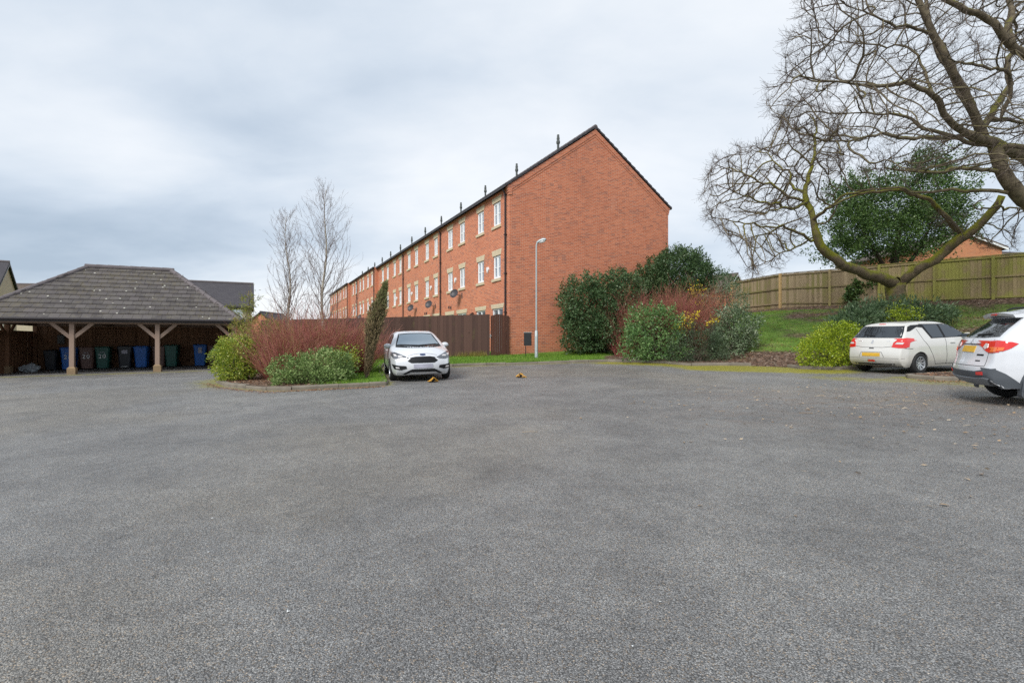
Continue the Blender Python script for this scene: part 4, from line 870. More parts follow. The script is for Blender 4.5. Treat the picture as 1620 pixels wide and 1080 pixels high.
# ---------------------------------------------------------------- street furniture
LX, LY = 1.05, 22.3; lz = bz(LX, LY) - .02
lp = empty('street_lamp', (LX, LY, lz), R(-12), 'slim galvanised street lamp standing on the verge before the brick gable', 'street lamp')
m = MB(); m.tube([(0, 0, -.1), (0, 0, 1.16), (0, 0, 1.20)], [.072, .072, .045], 16); m.build('base', MT['metal'], lp, smooth=True)
m = MB(); m.box(-.045, .045, -.076, -.070, .35, .95); m.build('service_door', MT['metal'], lp)
m = MB(); m.tube([(0, 0, 1.18), (0, 0, 4.86), (.03, 0, 4.97), (.10, 0, 5.03)], [.038, .032, .030, .028], 14); m.build('column', MT['metal'], lp, smooth=True)
m = MB(); m.tube([(.02, 0, 4.98), (.14, 0, 5.05), (.30, 0, 5.10), (.40, 0, 5.10), (.43, 0, 5.09)], [.04, .065, .075, .06, .02], 14)
hd = m.build('lantern', MT['metal'], lp, smooth=True); m = MB(); m.tube([(.12, 0, 4.985), (.24, 0, 5.02), (.37, 0, 5.04)], [.03, .065, .04], 12); m.build('lens', MT['lamp_clear'], hd, smooth=True)
SX, SY = .70, 23.0; sz = bz(SX, SY) - .02
o = empty('notice_box', (SX, SY, sz), R(-4), 'blank black box sign on a thin leg beside the street lamp', 'sign')
m = MB(); m.box(-.17, .17, -.03, .03, .50, 1.08); m.build('panel', MT['black'], o, bevel=.006)
m = MB(); m.box(-.19, .19, -.04, .04, 1.081, 1.10); m.build('cap', MT['metal'], o); m = MB(); m.tube([(-.09, .0, -.1), (-.09, 0, .5)], .018, 8); m.build('leg', MT['black'], o)
def park_post(x, y, rz, label):
    o = empty('parking_post', (x, y, rz_(x, y) + .004), rz, label, 'parking post', 'yellow fold-down parking posts')
    m = MB(); m.box(-.12, .12, -.08, .08, 0, .012); m.build('base_plate', MT['trim'], o)
    m = MB(); m.beam((-.13, -.06, .03), (.02, -.04, .135), .06, .03); m.beam((.0, -.04, .135), (.14, .02, .03), .075, .02); m.beam((-.09, .06, .03), (.03, .05, .12), .05, .03); m.beam((-.15, .0, .03), (.17, .05, .022), .05, .022)
    m.build('folded_arm', MT['yellow'], o, bevel=.006); m = MB(); m.tube([(0, -.08, .12), (0, .08, .12)], .016, 8); m.box(-.03, .03, -.02, .02, .02, .09); m.build('hinge', MT['trim'], o)
park_post(-2.27, 14.85, R(25), 'yellow folded parking post on the tarmac in front of the white car'); park_post(.27, 15.85, R(-30), 'yellow folded parking post alone in the empty bay')

# ---------------------------------------------------------------- cars
def resample(P, n):
    P = np.array(P, float)
    for _ in range(2):   # two rounds of corner cutting keep the ends
        Q = [P[0]]
        for a, b in zip(P[:-1], P[1:]): Q += [a * .75 + b * .25, a * .25 + b * .75]
        P = np.array(Q + [P[-1]])
    s = np.r_[0, np.cumsum(np.hypot(*(P[1:, :2] - P[:-1, :2]).T))]; t = np.linspace(0, s[-1], n)
    return np.stack([np.interp(t, s, P[:, k]) for k in range(P.shape[1])], 1)
class Car:
    def __init__(s, name, label, loc, phi, L, Wd, outline, tumble, plan, paint, zb=.2, zoff=0):
        """outline: (x, z, bulge) over the car from rear floor to front floor; phi: heading clockwise from +Y"""
        s.root = empty(name, (loc[0], loc[1], loc[2]), R(90) - R(phi), label, 'car', 'white cars parked in the bays'); s.L = L; s.hw = Wd / 2; s.tum = tumble; s.plan = plan
        N, K, NV = 110, 22, 17; U = resample(outline, N); B = np.stack([np.interp(U[:, 0], [outline[1][0], outline[-2][0]], [outline[0][0], outline[-1][0]]), np.full(N, zb)], 1)
        B[0] = U[0, :2]; B[-1] = U[-1, :2]; vs, fs = [], []
        k = np.linspace(0, 1, K) ** .8
        GX = B[:, None, 0] + (U[:, None, 0] - B[:, None, 0]) * k; GZ = B[:, None, 1] + (U[:, None, 1] - B[:, None, 1]) * k
        ln = np.hypot(U[:, 0] - B[:, 0], U[:, 1] - B[:, 1])[:, None] * (1 - k); rad = np.interp(U[:, 1], [.2, .6, 1.0, 1.3], [.05, .09, .09, .10])[:, None]
        q = np.clip(1 - ln / rad, 0, 1); GY = s.hw * np.interp(GZ, *zip(*tumble)) * np.interp(GX, *zip(*plan)) - .075 * (1 - np.sqrt(1 - q * q * .98))
        for sg in (1, -1):
            b = len(vs); vs += [(x, sg * y, z) for x, y, z in zip(GX.ravel(), GY.ravel(), GZ.ravel())]
            for i in range(N - 1):
                for j in range(K - 1):
                    a = b + i * K + j; f = (a, a + K, a + K + 1, a + 1); fs.append(f if sg == 1 else f[::-1])
        T = np.gradient(U[:, :2], axis=0); T /= np.linalg.norm(T, axis=1)[:, None]; Nn = np.stack([-T[:, 1], T[:, 0]], 1); v = np.linspace(-1, 1, NV)
        def strip(P, Y, bul, flip):
            b = len(vs)
            for i in range(N):
                for w in v:
                    m = bul[i] * (1 - w * w); vs.append((P[i, 0] + Nn[i, 0] * m, w * Y[i], P[i, 1] + Nn[i, 1] * m))
            for i in range(N - 1):
                for j in range(NV - 1):
                    a = b + i * NV + j; f = (a, a + 1, a + NV + 1, a + NV); fs.append(f[::-1] if flip else f)
        bul = U[:, 2].copy(); bul[0] = bul[-1] = 0
        strip(U, GY[:, -1], bul, True); strip(B, GY[:, 0], bul * 0, False)
        bm = bmesh.new(); V_ = [bm.verts.new(p) for p in vs]
        for f in fs:
            try: bm.faces.new([V_[i] for i in f])
            except ValueError: pass
        bmesh.ops.remove_doubles(bm, verts=bm.verts, dist=.0008); bmesh.ops.dissolve_degenerate(bm, dist=.0002, edges=bm.edges); bmesh.ops.recalc_face_normals(bm, faces=bm.faces)
        s.bvh = BVHTree.FromBMesh(bm); me = bpy.data.meshes.new('body'); bm.to_mesh(me); bm.free()
        s.body = link_mesh('body', me, MT[paint], s.root)
    def cut(s, axles, r, wz, archm='trim'):
        mods = []
        for x in axles:
            for sg in (1, -1):
                m = MB(); M = Matrix.Translation((x, sg * (s.hw - .14), wz)) @ Matrix.Rotation(R(90), 4, 'X'); m.lathe([(.0005, -.17), (r, -.17), (r, .35) if sg < 0 else (r, .35), (.0005, .35)] if sg < 0 else [(.0005, -.35), (r, -.35), (r, .17), (.0005, .17)], 40, M)
                c = m.build('cutter', None, uv=False); bm = bmesh.new(); bm.from_mesh(c.data); bmesh.ops.remove_doubles(bm, verts=bm.verts, dist=.002); bmesh.ops.recalc_face_normals(bm, faces=bm.faces); bm.to_mesh(c.data); bm.free()
                c.parent = s.root
                md = s.body.modifiers.new('b', 'BOOLEAN'); md.operation = 'DIFFERENCE'; md.object = c; md.solver = 'EXACT'; mods.append(c)
                l = MB(); ya, yb = (sg * (s.hw - .31), sg * (s.hw - .035)); n = 28; vs = []
                for i in range(n + 1):
                    t = math.pi * (1.12 * i / n - .06); vs += [(x + math.cos(t) * (r - .004), ya, wz + math.sin(t) * (r - .004)), (x + math.cos(t) * (r - .004), yb, wz + math.sin(t) * (r - .004))]
                l.add(vs, [(2 * i, 2 * i + 1, 2 * i + 3, 2 * i + 2) for i in range(n)]); l.add([(x + math.cos(t_) * r, ya, wz + math.sin(t_) * r) for t_ in np.linspace(-.2, math.pi + .2, 24)], [tuple(range(24))])
                l.build('wheel_arch', MT['trim'], s.root)
        bpy.context.view_layer.update(); dg = bpy.context.evaluated_depsgraph_get(); me = bpy.data.meshes.new_from_object(s.body.evaluated_get(dg)); s.body.modifiers.clear(); old = s.body.data
        if len(me.polygons) > 500: s.body.data = me
        me = s.body.data; me.polygons.foreach_set('use_smooth', [True] * len(me.polygons)); me.set_sharp_from_angle(angle=R(32))
        for c in mods: bpy.data.objects.remove(c)
    def patch(s, name, mat, items, parent=None, off=.004, th=.014, res=.07):
        """items: (view, polygon) with view in left/right/rear/front/top; polygon in that view's plane; all go into one mesh"""
        m = MB()
        for view, poly in items:
            xs_, ys_ = [p[0] for p in poly], [p[1] for p in poly]; dp = []
            for (ax, ay), (bx, by) in zip(poly, poly[1:] + poly[:1]):
                k = max(1, int(math.hypot(bx - ax, by - ay) / (res * .6))); dp += [(ax + (bx - ax) * t / k, ay + (by - ay) * t / k) for t in range(k)]
            gx, gy = np.meshgrid(np.arange(min(xs_) + res / 2, max(xs_), res), np.arange(min(ys_) + res / 2, max(ys_), res)); gx, gy = gx.ravel(), gy.ravel()
            if len(gx): ok = inpoly(gx, gy, poly) & (seg_dist(gx, gy, poly + poly[:1]) > res * .3); gx, gy = gx[ok], gy[ok]
            ov, oe, of, *_ = delaunay_2d_cdt([Vector(p) for p in dp] + [Vector((a, b)) for a, b in zip(gx, gy)], [], [list(range(len(dp)))], 1, 1e-6)
            P, Nm, okv = [], [], []
            for q in ov:
                o_, d_ = {'left': (Vector((q.x, 3, q.y)), Vector((0, -1, 0))), 'right': (Vector((q.x, -3, q.y)), Vector((0, 1, 0))), 'rear': (Vector((-3, q.x, q.y)), Vector((1, 0, 0))),
                          'front': (Vector((s.L + 3, q.x, q.y)), Vector((-1, 0, 0))), 'top': (Vector((q.x, q.y, 4)), Vector((0, 0, -1)))}[view]
                h = s.bvh.ray_cast(o_, d_)
                if h[0] is None: P.append(o_ + d_ * 3); Nm.append(-d_); okv.append(False)
                else:
                    n_ = h[1] if h[1].dot(d_) < 0 else -h[1]; P.append(h[0]); Nm.append(n_); okv.append(True)
            fs = [tuple(f) for f in of if len(f) == 3 and all(okv[i] for i in f)]
            cc = [((ov[f[0]].x + ov[f[1]].x + ov[f[2]].x) / 3, (ov[f[0]].y + ov[f[1]].y + ov[f[2]].y) / 3) for f in fs]
            if not fs: continue
            kp = inpoly(np.array([c[0] for c in cc]), np.array([c[1] for c in cc]), poly); fs = [f for f, k in zip(fs, kp) if k]
            n = len(P); cnt = {}
            for f in fs:
                for a, b in zip(f, f[1:] + f[:1]): cnt[(a, b)] = cnt.get((a, b), 0) + 1
            rim = [(a, b, b + n, a + n) for (a, b) in cnt if (b, a) not in cnt]
            m.add([p + q * off for p, q in zip(P, Nm)] + [p + q * (off - th) for p, q in zip(P, Nm)], fs + rim, .5)
        return m.build(name, MT[mat], parent or s.root, smooth=True, uv=False)
    def wheels(s, axles, r, wz, track, rimm='rim', spokes=5, rr=.66, cover=False):
        first = None
        for x in axles:
            for sg in (1, -1):
                o = bpy.data.objects.new('wheel', None); C.objects.link(o); o.parent = s.root; o.location = (x, sg * track, wz)
                M = Matrix.Rotation(R(-90 if sg > 0 else 90), 4, 'X'); w = .10
                t = MB(); t.lathe([(r * rr, -w), (r * .9, -w), (r * .975, -w * .8), (r, -w * .4), (r, w * .4), (r * .975, w * .8), (r * .9, w), (r * rr, w), (r * rr, w * .7), (r * rr, -w)], 36, M); t.build('tyre', MT['rubber'], o, smooth=True, uv=False)
                m = MB(); R0 = r * rr; m.lathe([(R0, w * .95), (R0 * .93, w * .98), (R0 * .90, w * .7), (R0 * .88, -w * .1), (.001, -w * .1)], 32, M)
                m.lathe([(.001, w * .62), (R0 * .16, w * .60), (R0 * .2, w * .3), (R0 * .2, 0)], 16, M)
                rim = m.build('rim', MT[rimm], o, smooth=True, uv=False)
                q = MB()
                for i in range(spokes):
                    A = Matrix.Rotation(2 * math.pi * i / spokes, 4, 'Z')
                    for da in ((-.16, .16) if spokes <= 6 else (0,)):
                        a0, a1 = Vector((R0 * .14, R0 * da * .5, 0)), Vector((R0 * .93, R0 * da * 1.6, 0)); wd0, wd1 = R0 * .10, R0 * .085
                        vs = [(a0.x, a0.y - wd0, w * .55), (a1.x, a1.y - wd1, w * .85), (a1.x, a1.y + wd1, w * .85), (a0.x, a0.y + wd0, w * .55)]; vs = [(p[0], p[1], p[2]) for p in vs] + [(p[0], p[1], p[2] - .035) for p in vs]
                        q.add([M @ (A @ Vector(p)) for p in vs], [(0, 1, 2, 3), (4, 7, 6, 5), (0, 4, 5, 1), (1, 5, 6, 2), (2, 6, 7, 3), (3, 7, 4, 0)])
                q.build('spoke', MT[rimm], o); d = MB(); d.lathe([(R0 * .8, .0), (R0 * .8, .008), (.001, .008)], 20, M); d.build('brake_disc', MT['trim'], o)
    def seams(s, lines, side=('left', 'right'), w=.007):
        for v, ln in [(v, ln) for v in side for ln in lines]:
            items = []
            for (ax, ay), (bx, by) in zip(ln[:-1], ln[1:]):
                d = Vector((bx - ax, by - ay)).normalized(); n = Vector((-d.y, d.x)) * w; e = d * w * .5
                q = [(ax - e.x + n.x, ay - e.y + n.y), (bx + e.x + n.x, by + e.y + n.y), (bx + e.x - n.x, by + e.y - n.y), (ax - e.x - n.x, ay - e.y - n.y)]
                items.append((v, q))
            s.patch('panel_gap', 'seam', items, off=.0028, th=.006, res=.07)
        pass
    def mirror(s, x, z, mat, y=None):
        y = y or s.hw * .93
        for sg in (1, -1):
            bm = bmesh.new(); bmesh.ops.create_uvsphere(bm, u_segments=16, v_segments=10, radius=1)
            for v in bm.verts: v.co = Vector((v.co.x * .085 + (.03 if v.co.x > 0 else 0), v.co.y * .125, v.co.z * .085 * (1.0 if v.co.z > 0 else .8)))
            me = bpy.data.meshes.new('door_mirror'); bm.to_mesh(me); bm.free(); me.polygons.foreach_set('use_smooth', [True] * len(me.polygons))
            o = link_mesh('door_mirror', me, MT[mat], s.root); o.location = (x, sg * (y + .10), z)
            m = MB(); m.tube([(0, -sg * .17, -.05), (0, -sg * .04, -.035)], .03, 8); m.build('arm', MT['trim'], o); m = MB(); m.box(-.088, -.07, -.10, .10, -.055, .055); m.build('mirror_glass', MT['windscreen'], o)
def mir(p): return [(-a, b) for a, b in p][::-1]
TUM = [(.15, .86), (.24, .94), (.36, .985), (.55, 1.0), (.78, .992), (.92, .965), (1.0, .925), (1.15, .84), (1.35, .73), (1.45, .66), (1.62, .60)]
TUMV = [(.2, .88), (.30, .95), (.45, .99), (.65, 1.0), (.9, .99), (1.03, .96), (1.12, .92), (1.3, .83), (1.5, .73), (1.58, .68), (1.7, .62)]
# --- white hatchback facing the camera
fo = Car('hatchback', 'white five door hatchback facing the camera beside the leaning conifer', (-3.85, 19.22, 0), 163, 4.36, 1.82,
    [(.16, .2, 0), (.05, .30, .05), (0, .46, .08), (.02, .72, .09), (.07, .95, .07), (.25, 1.13, .05), (.52, 1.35, .04), (.66, 1.42, .03), (1.3, 1.465, .02), (2.0, 1.465, .02), (2.38, 1.41, .03),
     (3.18, 1.03, .09), (3.34, .98, .10), (3.85, .90, .12), (4.10, .80, .13), (4.24, .67, .15), (4.28, .50, .15), (4.26, .32, .14), (4.16, .2, 0)],
    TUM, [(0, .84), (.25, .95), (.7, 1.0), (3.3, 1.0), (3.8, .965), (4.1, .89), (4.36, .80)], 'paint')
c_, s_ = math.cos(R(90 - 166.5)), math.sin(R(90 - 166.5)); xf, yf = fo.root.location.x + c_ * 2.1, fo.root.location.y + s_ * 2.1
def settle(car, phi, xa, xb, wz, r):
    """stand the car on the sloping tarmac: both axles and both sides touch"""
    a = R(90) - R(phi); c, s = math.cos(a), math.sin(a); O = car.root.location
    f = lambda x, y: rz_(O.x + c * x - s * y, O.y + s * x + c * y)
    zr, zf = (f(xa, .75) + f(xa, -.75)) / 2, (f(xb, .75) + f(xb, -.75)) / 2; roll = math.atan2((f((xa + xb) / 2, .75) - f((xa + xb) / 2, -.75)), 1.5)
    p = math.atan2(zf - zr, xb - xa); M = Matrix.Rotation(a, 4, 'Z') @ Matrix.Rotation(-p, 4, 'Y') @ Matrix.Rotation(roll, 4, 'X')
    car.root.rotation_euler = M.to_euler(); car.root.location.z = zr - xa * math.sin(p) + .004 - (wz - r)
fo.cut((.80, 3.45), .355, .325); fo.wheels((.80, 3.45), .325, .325, .80, spokes=5); settle(fo, 163, .80, 3.45, .325, .325)
fo.patch('windscreen', 'windscreen', [('front', [(-.66, 1.035), (-.3, 1.02), (.3, 1.02), (.66, 1.035), (.60, 1.15), (.50, 1.36), (.2, 1.385), (-.2, 1.385), (-.50, 1.36), (-.60, 1.15)])], off=.006)
fo.patch('windscreen_surround', 'trim', [('front', [(-.70, 1.00), (-.3, .985), (.3, .985), (.70, 1.00), (.64, 1.16), (.535, 1.39), (.2, 1.412), (-.2, 1.412), (-.535, 1.39), (-.64, 1.16)])], off=.002)
for v in ('left', 'right'):
    fo.patch('side_window', 'carglass', [(v, [(1.98, 1.0), (2.95, 1.01), (2.45, 1.30), (2.2, 1.36), (1.95, 1.38)])]); fo.patch('side_window', 'carglass', [(v, [(.95, 1.03), (1.90, 1.0), (1.87, 1.38), (1.3, 1.38), (.98, 1.30)])])
    fo.patch('door_handle', 'paint', [(v, [(1.95, .86), (2.15, .865), (2.15, .89), (1.95, .885)]), (v, [(1.02, .88), (1.22, .885), (1.22, .91), (1.02, .905)])], off=.03, th=.035)
fo.patch('rear_window', 'carglass', [('rear', [(-.55, 1.06), (.55, 1.06), (.45, 1.34), (-.45, 1.34)])]); fo.patch('number_plate', 'plate_y', [('rear', [(-.26, .62), (.26, .62), (.26, .73), (-.26, .73)])], off=.012)
for sg in (1, -1):
    q = lambda P: P if sg > 0 else mir(P)
    h = fo.patch('headlight', 'lamp_dark', [('front', q([(.40, .715), (.48, .675), (.66, .66), (.80, .70), (.87, .78), (.86, .87), (.76, .865), (.60, .80)]))], off=.014, th=.03, res=.03)
    fo.patch('lens', 'lamp_clear', [('front', q([(.55, .735), (.68, .725), (.70, .77), (.60, .775)])), ('front', q([(.72, .75), (.79, .765), (.80, .82), (.74, .80)]))], parent=h, off=.019, th=.02, res=.03)
    fl = fo.patch('fog_lamp', 'trim', [('front', q([(.46, .41), (.62, .37), (.80, .40), (.85, .53), (.70, .50), (.48, .48)]))], off=.014, th=.03, res=.03)
    fo.patch('lens', 'lamp_clear', [('front', q([(.66, .415), (.75, .42), (.76, .465), (.67, .45)]))], parent=fl, off=.019, th=.02, res=.03)
    fo.patch('taillight', 'lamp_red', [('rear', q([(.48, .80), (.70, .84), (.74, .98), (.62, .98), (.48, .92)]))])
gr = fo.patch('grille', 'trim', [('front', [(-.44, .62), (-.33, .56), (.33, .56), (.44, .62), (.32, .725), (.2, .745), (-.2, .745), (-.32, .725)])], off=.006)
fo.patch('slat', 'trim', [('front', [(-.36, z), (.36, z), (.36, z + .012), (-.36, z + .012)]) for z in (.59, .63, .67, .705)], parent=gr, off=.010, th=.006)
fo.patch('lower_grille', 'trim', [('front', [(-.58, .24), (-.40, .35), (-.32, .385), (.32, .385), (.40, .35), (.58, .24), (.50, .235), (.36, .30), (-.36, .30), (-.50, .235)])], off=.012, th=.03, res=.04)
fo.patch('number_plate', 'plate_w', [('front', [(-.27, .42), (.27, .42), (.27, .53), (-.27, .53)])], off=.016)
fo.patch('badge', 'badge', [('front', [(.085 * math.cos(t), .795 + .03 * math.sin(t)) for t in np.linspace(0, 2 * math.pi, 17)[:-1]])], off=.009)
fo.patch('bonnet_gap', 'seam', [('front', [(-.42, .775), (-.25, .815), (-.1, .832), (.1, .832), (.25, .815), (.42, .775), (.42, .768), (.25, .806), (.1, .823), (-.1, .823), (-.25, .806), (-.42, .768)])], off=.0015)
fo.patch('wiper', 'trim', [('front', [(-.55, 1.04), (.05, 1.03), (.05, 1.045), (-.55, 1.065)]), ('front', [(.0, 1.035), (.55, 1.045), (.55, 1.065), (.0, 1.05)])], off=.02, th=.02)
fo.seams([[(1.93, .30), (1.92, .75), (1.93, 1.0)], [(3.0, .98), (3.08, .7), (3.02, .30), (1.3, .30), (1.15, .60), (.93, .90), (.92, 1.02)]]); fo.mirror(2.82, 1.02, 'paint', .80)
# --- dusty white supermini seen from its rear right corner
sw = Car('hatchback', 'dusty white small hatchback seen from its rear corner beside the lime green shrub', (10.60, 15.18, 0), 71, 3.84, 1.735,
    [(.18, .22, 0), (.07, .28, .06), (.0, .42, .10), (.0, .60, .11), (.06, .78, .10), (.08, .94, .07), (.14, 1.03, .06), (.40, 1.33, .06), (.44, 1.42, .05), (.95, 1.475, .03), (1.6, 1.495, .02), (2.05, 1.46, .02), (2.35, 1.39, .03),
     (2.88, 1.07, .09), (3.05, 1.02, .10), (3.45, .94, .12), (3.65, .82, .13), (3.74, .64, .14), (3.76, .45, .14), (3.72, .3, .12), (3.62, .2, 0)],
    TUM, [(0, .86), (.22, .965), (.6, 1.0), (2.9, 1.0), (3.4, .965), (3.65, .9), (3.84, .80)], 'paint_dirty')
sw.cut((.70, 3.14), .335, .30); sw.wheels((.70, 3.14), .302, .302, .765, spokes=9, rr=.64); settle(sw, 71, .70, 3.14, .302, .302)
sw.patch('rear_window', 'carglass', [('rear', [(-.71, 1.03), (.71, 1.03), (.655, 1.22), (.595, 1.365), (-.595, 1.365), (-.655, 1.22)])], off=.005)
sw.patch('wiper', 'trim', [('rear', [(.02, 1.08), (.36, 1.10), (.36, 1.12), (.02, 1.10)])], off=.02, th=.02)
sw.patch('brake_lamp', 'lamp_red', [('rear', [(-.10, 1.415), (.10, 1.415), (.09, 1.435), (-.09, 1.435)])], off=.004)
for v, sg in (('left', 1), ('right', -1)):
    sw.patch('rear_pillar_trim', 'trim', [(v, [(.38, 1.20), (.50, 1.21), (.85, 1.33), (1.16, 1.30), (1.10, 1.40), (.66, 1.385), (.50, 1.34)])], off=.004, res=.04)
    sw.patch('rear_pillar_trim', 'trim', [(v, [(1.05, 1.36), (1.22, 1.00), (2.86, 1.03), (2.80, 1.08), (2.36, 1.37), (2.14, 1.415), (1.0, 1.415)])], off=.004, res=.05)
    sw.patch('side_window', 'carglass', [(v, [(1.28, 1.025), (1.76, 1.025), (1.74, 1.395), (1.14, 1.39)])], off=.007); sw.patch('side_window', 'carglass', [(v, [(1.85, 1.025), (2.74, 1.045), (2.34, 1.34), (2.12, 1.39), (1.83, 1.395)])], off=.007)
    sw.patch('door_handle', 'paint_dirty', [(v, [(1.95, .86), (2.16, .865), (2.16, .89), (1.95, .885)])], off=.03, th=.035)
    q = (lambda P: P) if sg > 0 else mir
    t = sw.patch('taillight', 'lamp_red', [('rear', q([(.53, .77), (.70, .745), (.82, .75), (.82, 1.01), (.66, 1.01), (.56, .90)])), (v, [(.08, .755), (.27, .77), (.33, .90), (.52, .95), (.50, 1.01), (.28, 1.03), (.10, 1.01)])], off=.008, res=.04)
    sw.patch('lens', 'lamp_clear', [('rear', q([(.60, .855), (.77, .85), (.78, .90), (.64, .905)]))], parent=t, off=.014, res=.05)
sw.patch('number_plate', 'plate_y', [('rear', [(-.26, .505), (.26, .505), (.26, .605), (-.26, .605)])], off=.012)
sw.patch('plate_recess', 'seam', [('rear', [(-.37, .48), (-.30, .63), (.30, .63), (.37, .48), (.36, .475), (.295, .618), (-.295, .618), (-.36, .475)])], off=.003)
sw.patch('reflector', 'lamp_red', [('rear', [(-.10, .355), (.10, .355), (.08, .40), (-.08, .40)])], off=.010)
sw.patch('reflector_surround', 'chrome', [('rear', [(-.14, .34), (.14, .34), (.10, .415), (-.10, .415)])], off=.004)
sw.patch('badge', 'chrome', [('rear', [(-.035, .93), (.03, .905), (-.03, .885), (.0, .86), (.045, .89), (.035, .915), (-.01, .935), (.04, .95), (.0, .975)])], off=.008)
sw.patch('model_lettering', 'chrome', [('rear', [(x, .935), (x + .018, .935), (x + .018, .955), (x, .955)]) for x in (.34, .37, .40, .43, .46)] + [('rear', [(x, .935), (x + .015, .935), (x + .015, .95), (x, .95)]) for x in (-.40, -.43, -.46)], off=.006, th=.008)
sw.patch('tailgate_gap', 'seam', [('rear', [(-.68, 1.0), (-.57, .80), (-.57, .79), (-.3, .755), (.3, .755), (.57, .79), (.57, .80), (.68, 1.0), (.67, 1.0), (.555, .80), (.3, .766), (-.3, .766), (-.555, .80), (-.67, 1.0)]), ('rear', [(-.08, .72), (.08, .72), (.06, .755), (-.06, .755)])], off=.002)
sw.patch('bumper_gap', 'seam', [('rear', [(-.80, .455), (.80, .455), (.80, .448), (-.80, .448)])], off=.0015)
sw.patch('under_trim', 'trim', [('rear', [(-.55, .23), (.55, .23), (.60, .30), (-.60, .30)])], off=.003)
sw.seams([[(1.80, .27), (1.78, .75), (1.80, 1.0)], [(2.75, .98), (2.80, .7), (2.75, .27), (1.35, .27), (1.20, .52), (1.02, .80), (.88, .95), (.80, 1.28)], [(.14, .74), (.40, .72)]]); sw.mirror(2.62, 1.06, 'paint_dirty', .80)
sw.patch('windscreen', 'windscreen', [('front', [(-.60, 1.08), (.60, 1.08), (.50, 1.36), (-.50, 1.36)])], off=.005)
for sg in (1, -1): sw.patch('headlight', 'lamp_dark', [('front', (lambda P: P if sg > 0 else mir(P))([(.50, .66), (.76, .68), (.80, .86), (.62, .82)]))])
m = MB(); m.tube([(1.0, 0, 1.485), (.90, 0, 1.55), (.75, 0, 1.63)], [.018, .01, .005], 6); m.build('aerial', MT['trim'], sw.root)
# --- white crossover leaving the frame on the right
VP = 113
vi = Car('crossover_car', 'white crossover with grey lower cladding cut off by the right edge of the frame', (8.06, 9.14, 0), VP, 4.175, 1.775,
    [(.20, .32, 0), (.08, .36, .05), (.0, .46, .09), (-.01, .58, .11), (.05, .70, .10), (.09, .92, .07), (.16, 1.10, .06), (.58, 1.45, .05), (.66, 1.535, .04), (1.0, 1.59, .03), (1.6, 1.61, .02), (2.1, 1.58, .02), (2.4, 1.5, .03),
     (2.95, 1.16, .09), (3.1, 1.11, .10), (3.75, 1.03, .12), (3.98, .9, .13), (4.05, .68, .14), (4.06, .5, .14), (4.0, .36, .12), (3.9, .28, 0)],
    TUMV, [(0, .84), (.22, .955), (.6, 1.0), (3.1, 1.0), (3.7, .965), (3.95, .9), (4.17, .80)], 'paint', zb=.30)
vi.cut((.82, 3.32), .385, .335); vi.wheels((.82, 3.32), .335, .335, .78, spokes=5, rr=.66); settle(vi, VP, .82, 3.32, .335, .335)
vi.patch('rear_window', 'carglass', [('rear', [(-.66, 1.13), (-.3, 1.11), (.3, 1.11), (.66, 1.13), (.59, 1.28), (.53, 1.43), (-.53, 1.43), (-.59, 1.28)])], off=.005)
vi.patch('wiper', 'trim', [('rear', [(-.02, 1.14), (-.40, 1.16), (-.40, 1.18), (-.02, 1.165)])], off=.02, th=.02)
sp = MB(); n = 14
for i in range(n):
    y0, y1 = -.56 + 1.12 * i / n, -.56 + 1.12 * (i + 1) / n; b = lambda y: .05 * (y / .56) ** 2
    zc = lambda y: 1.535 - .045 * (y / .56) ** 2
    sp.add([(.36 + b(y0), y0, zc(y0)), (.36 + b(y1), y1, zc(y1)), (.86, y1, zc(y1) + .045), (.86, y0, zc(y0) + .045), (.39 + b(y0), y0, zc(y0) - .05), (.39 + b(y1), y1, zc(y1) - .05), (.72, y1, zc(y1) - .05), (.72, y0, zc(y0) - .05)],
           [(0, 1, 2, 3), (4, 7, 6, 5), (0, 4, 5, 1), (2, 6, 7, 3)] + ([(0, 3, 7, 4)] if i == 0 else []) + ([(1, 5, 6, 2)] if i == n - 1 else []))
spo = sp.build('spoiler', MT['paint'], vi.root); s2 = MB(); s2.box(.355, .38, -.09, .09, 1.49, 1.51); s2.build('brake_lamp', MT['lamp_red'], spo)
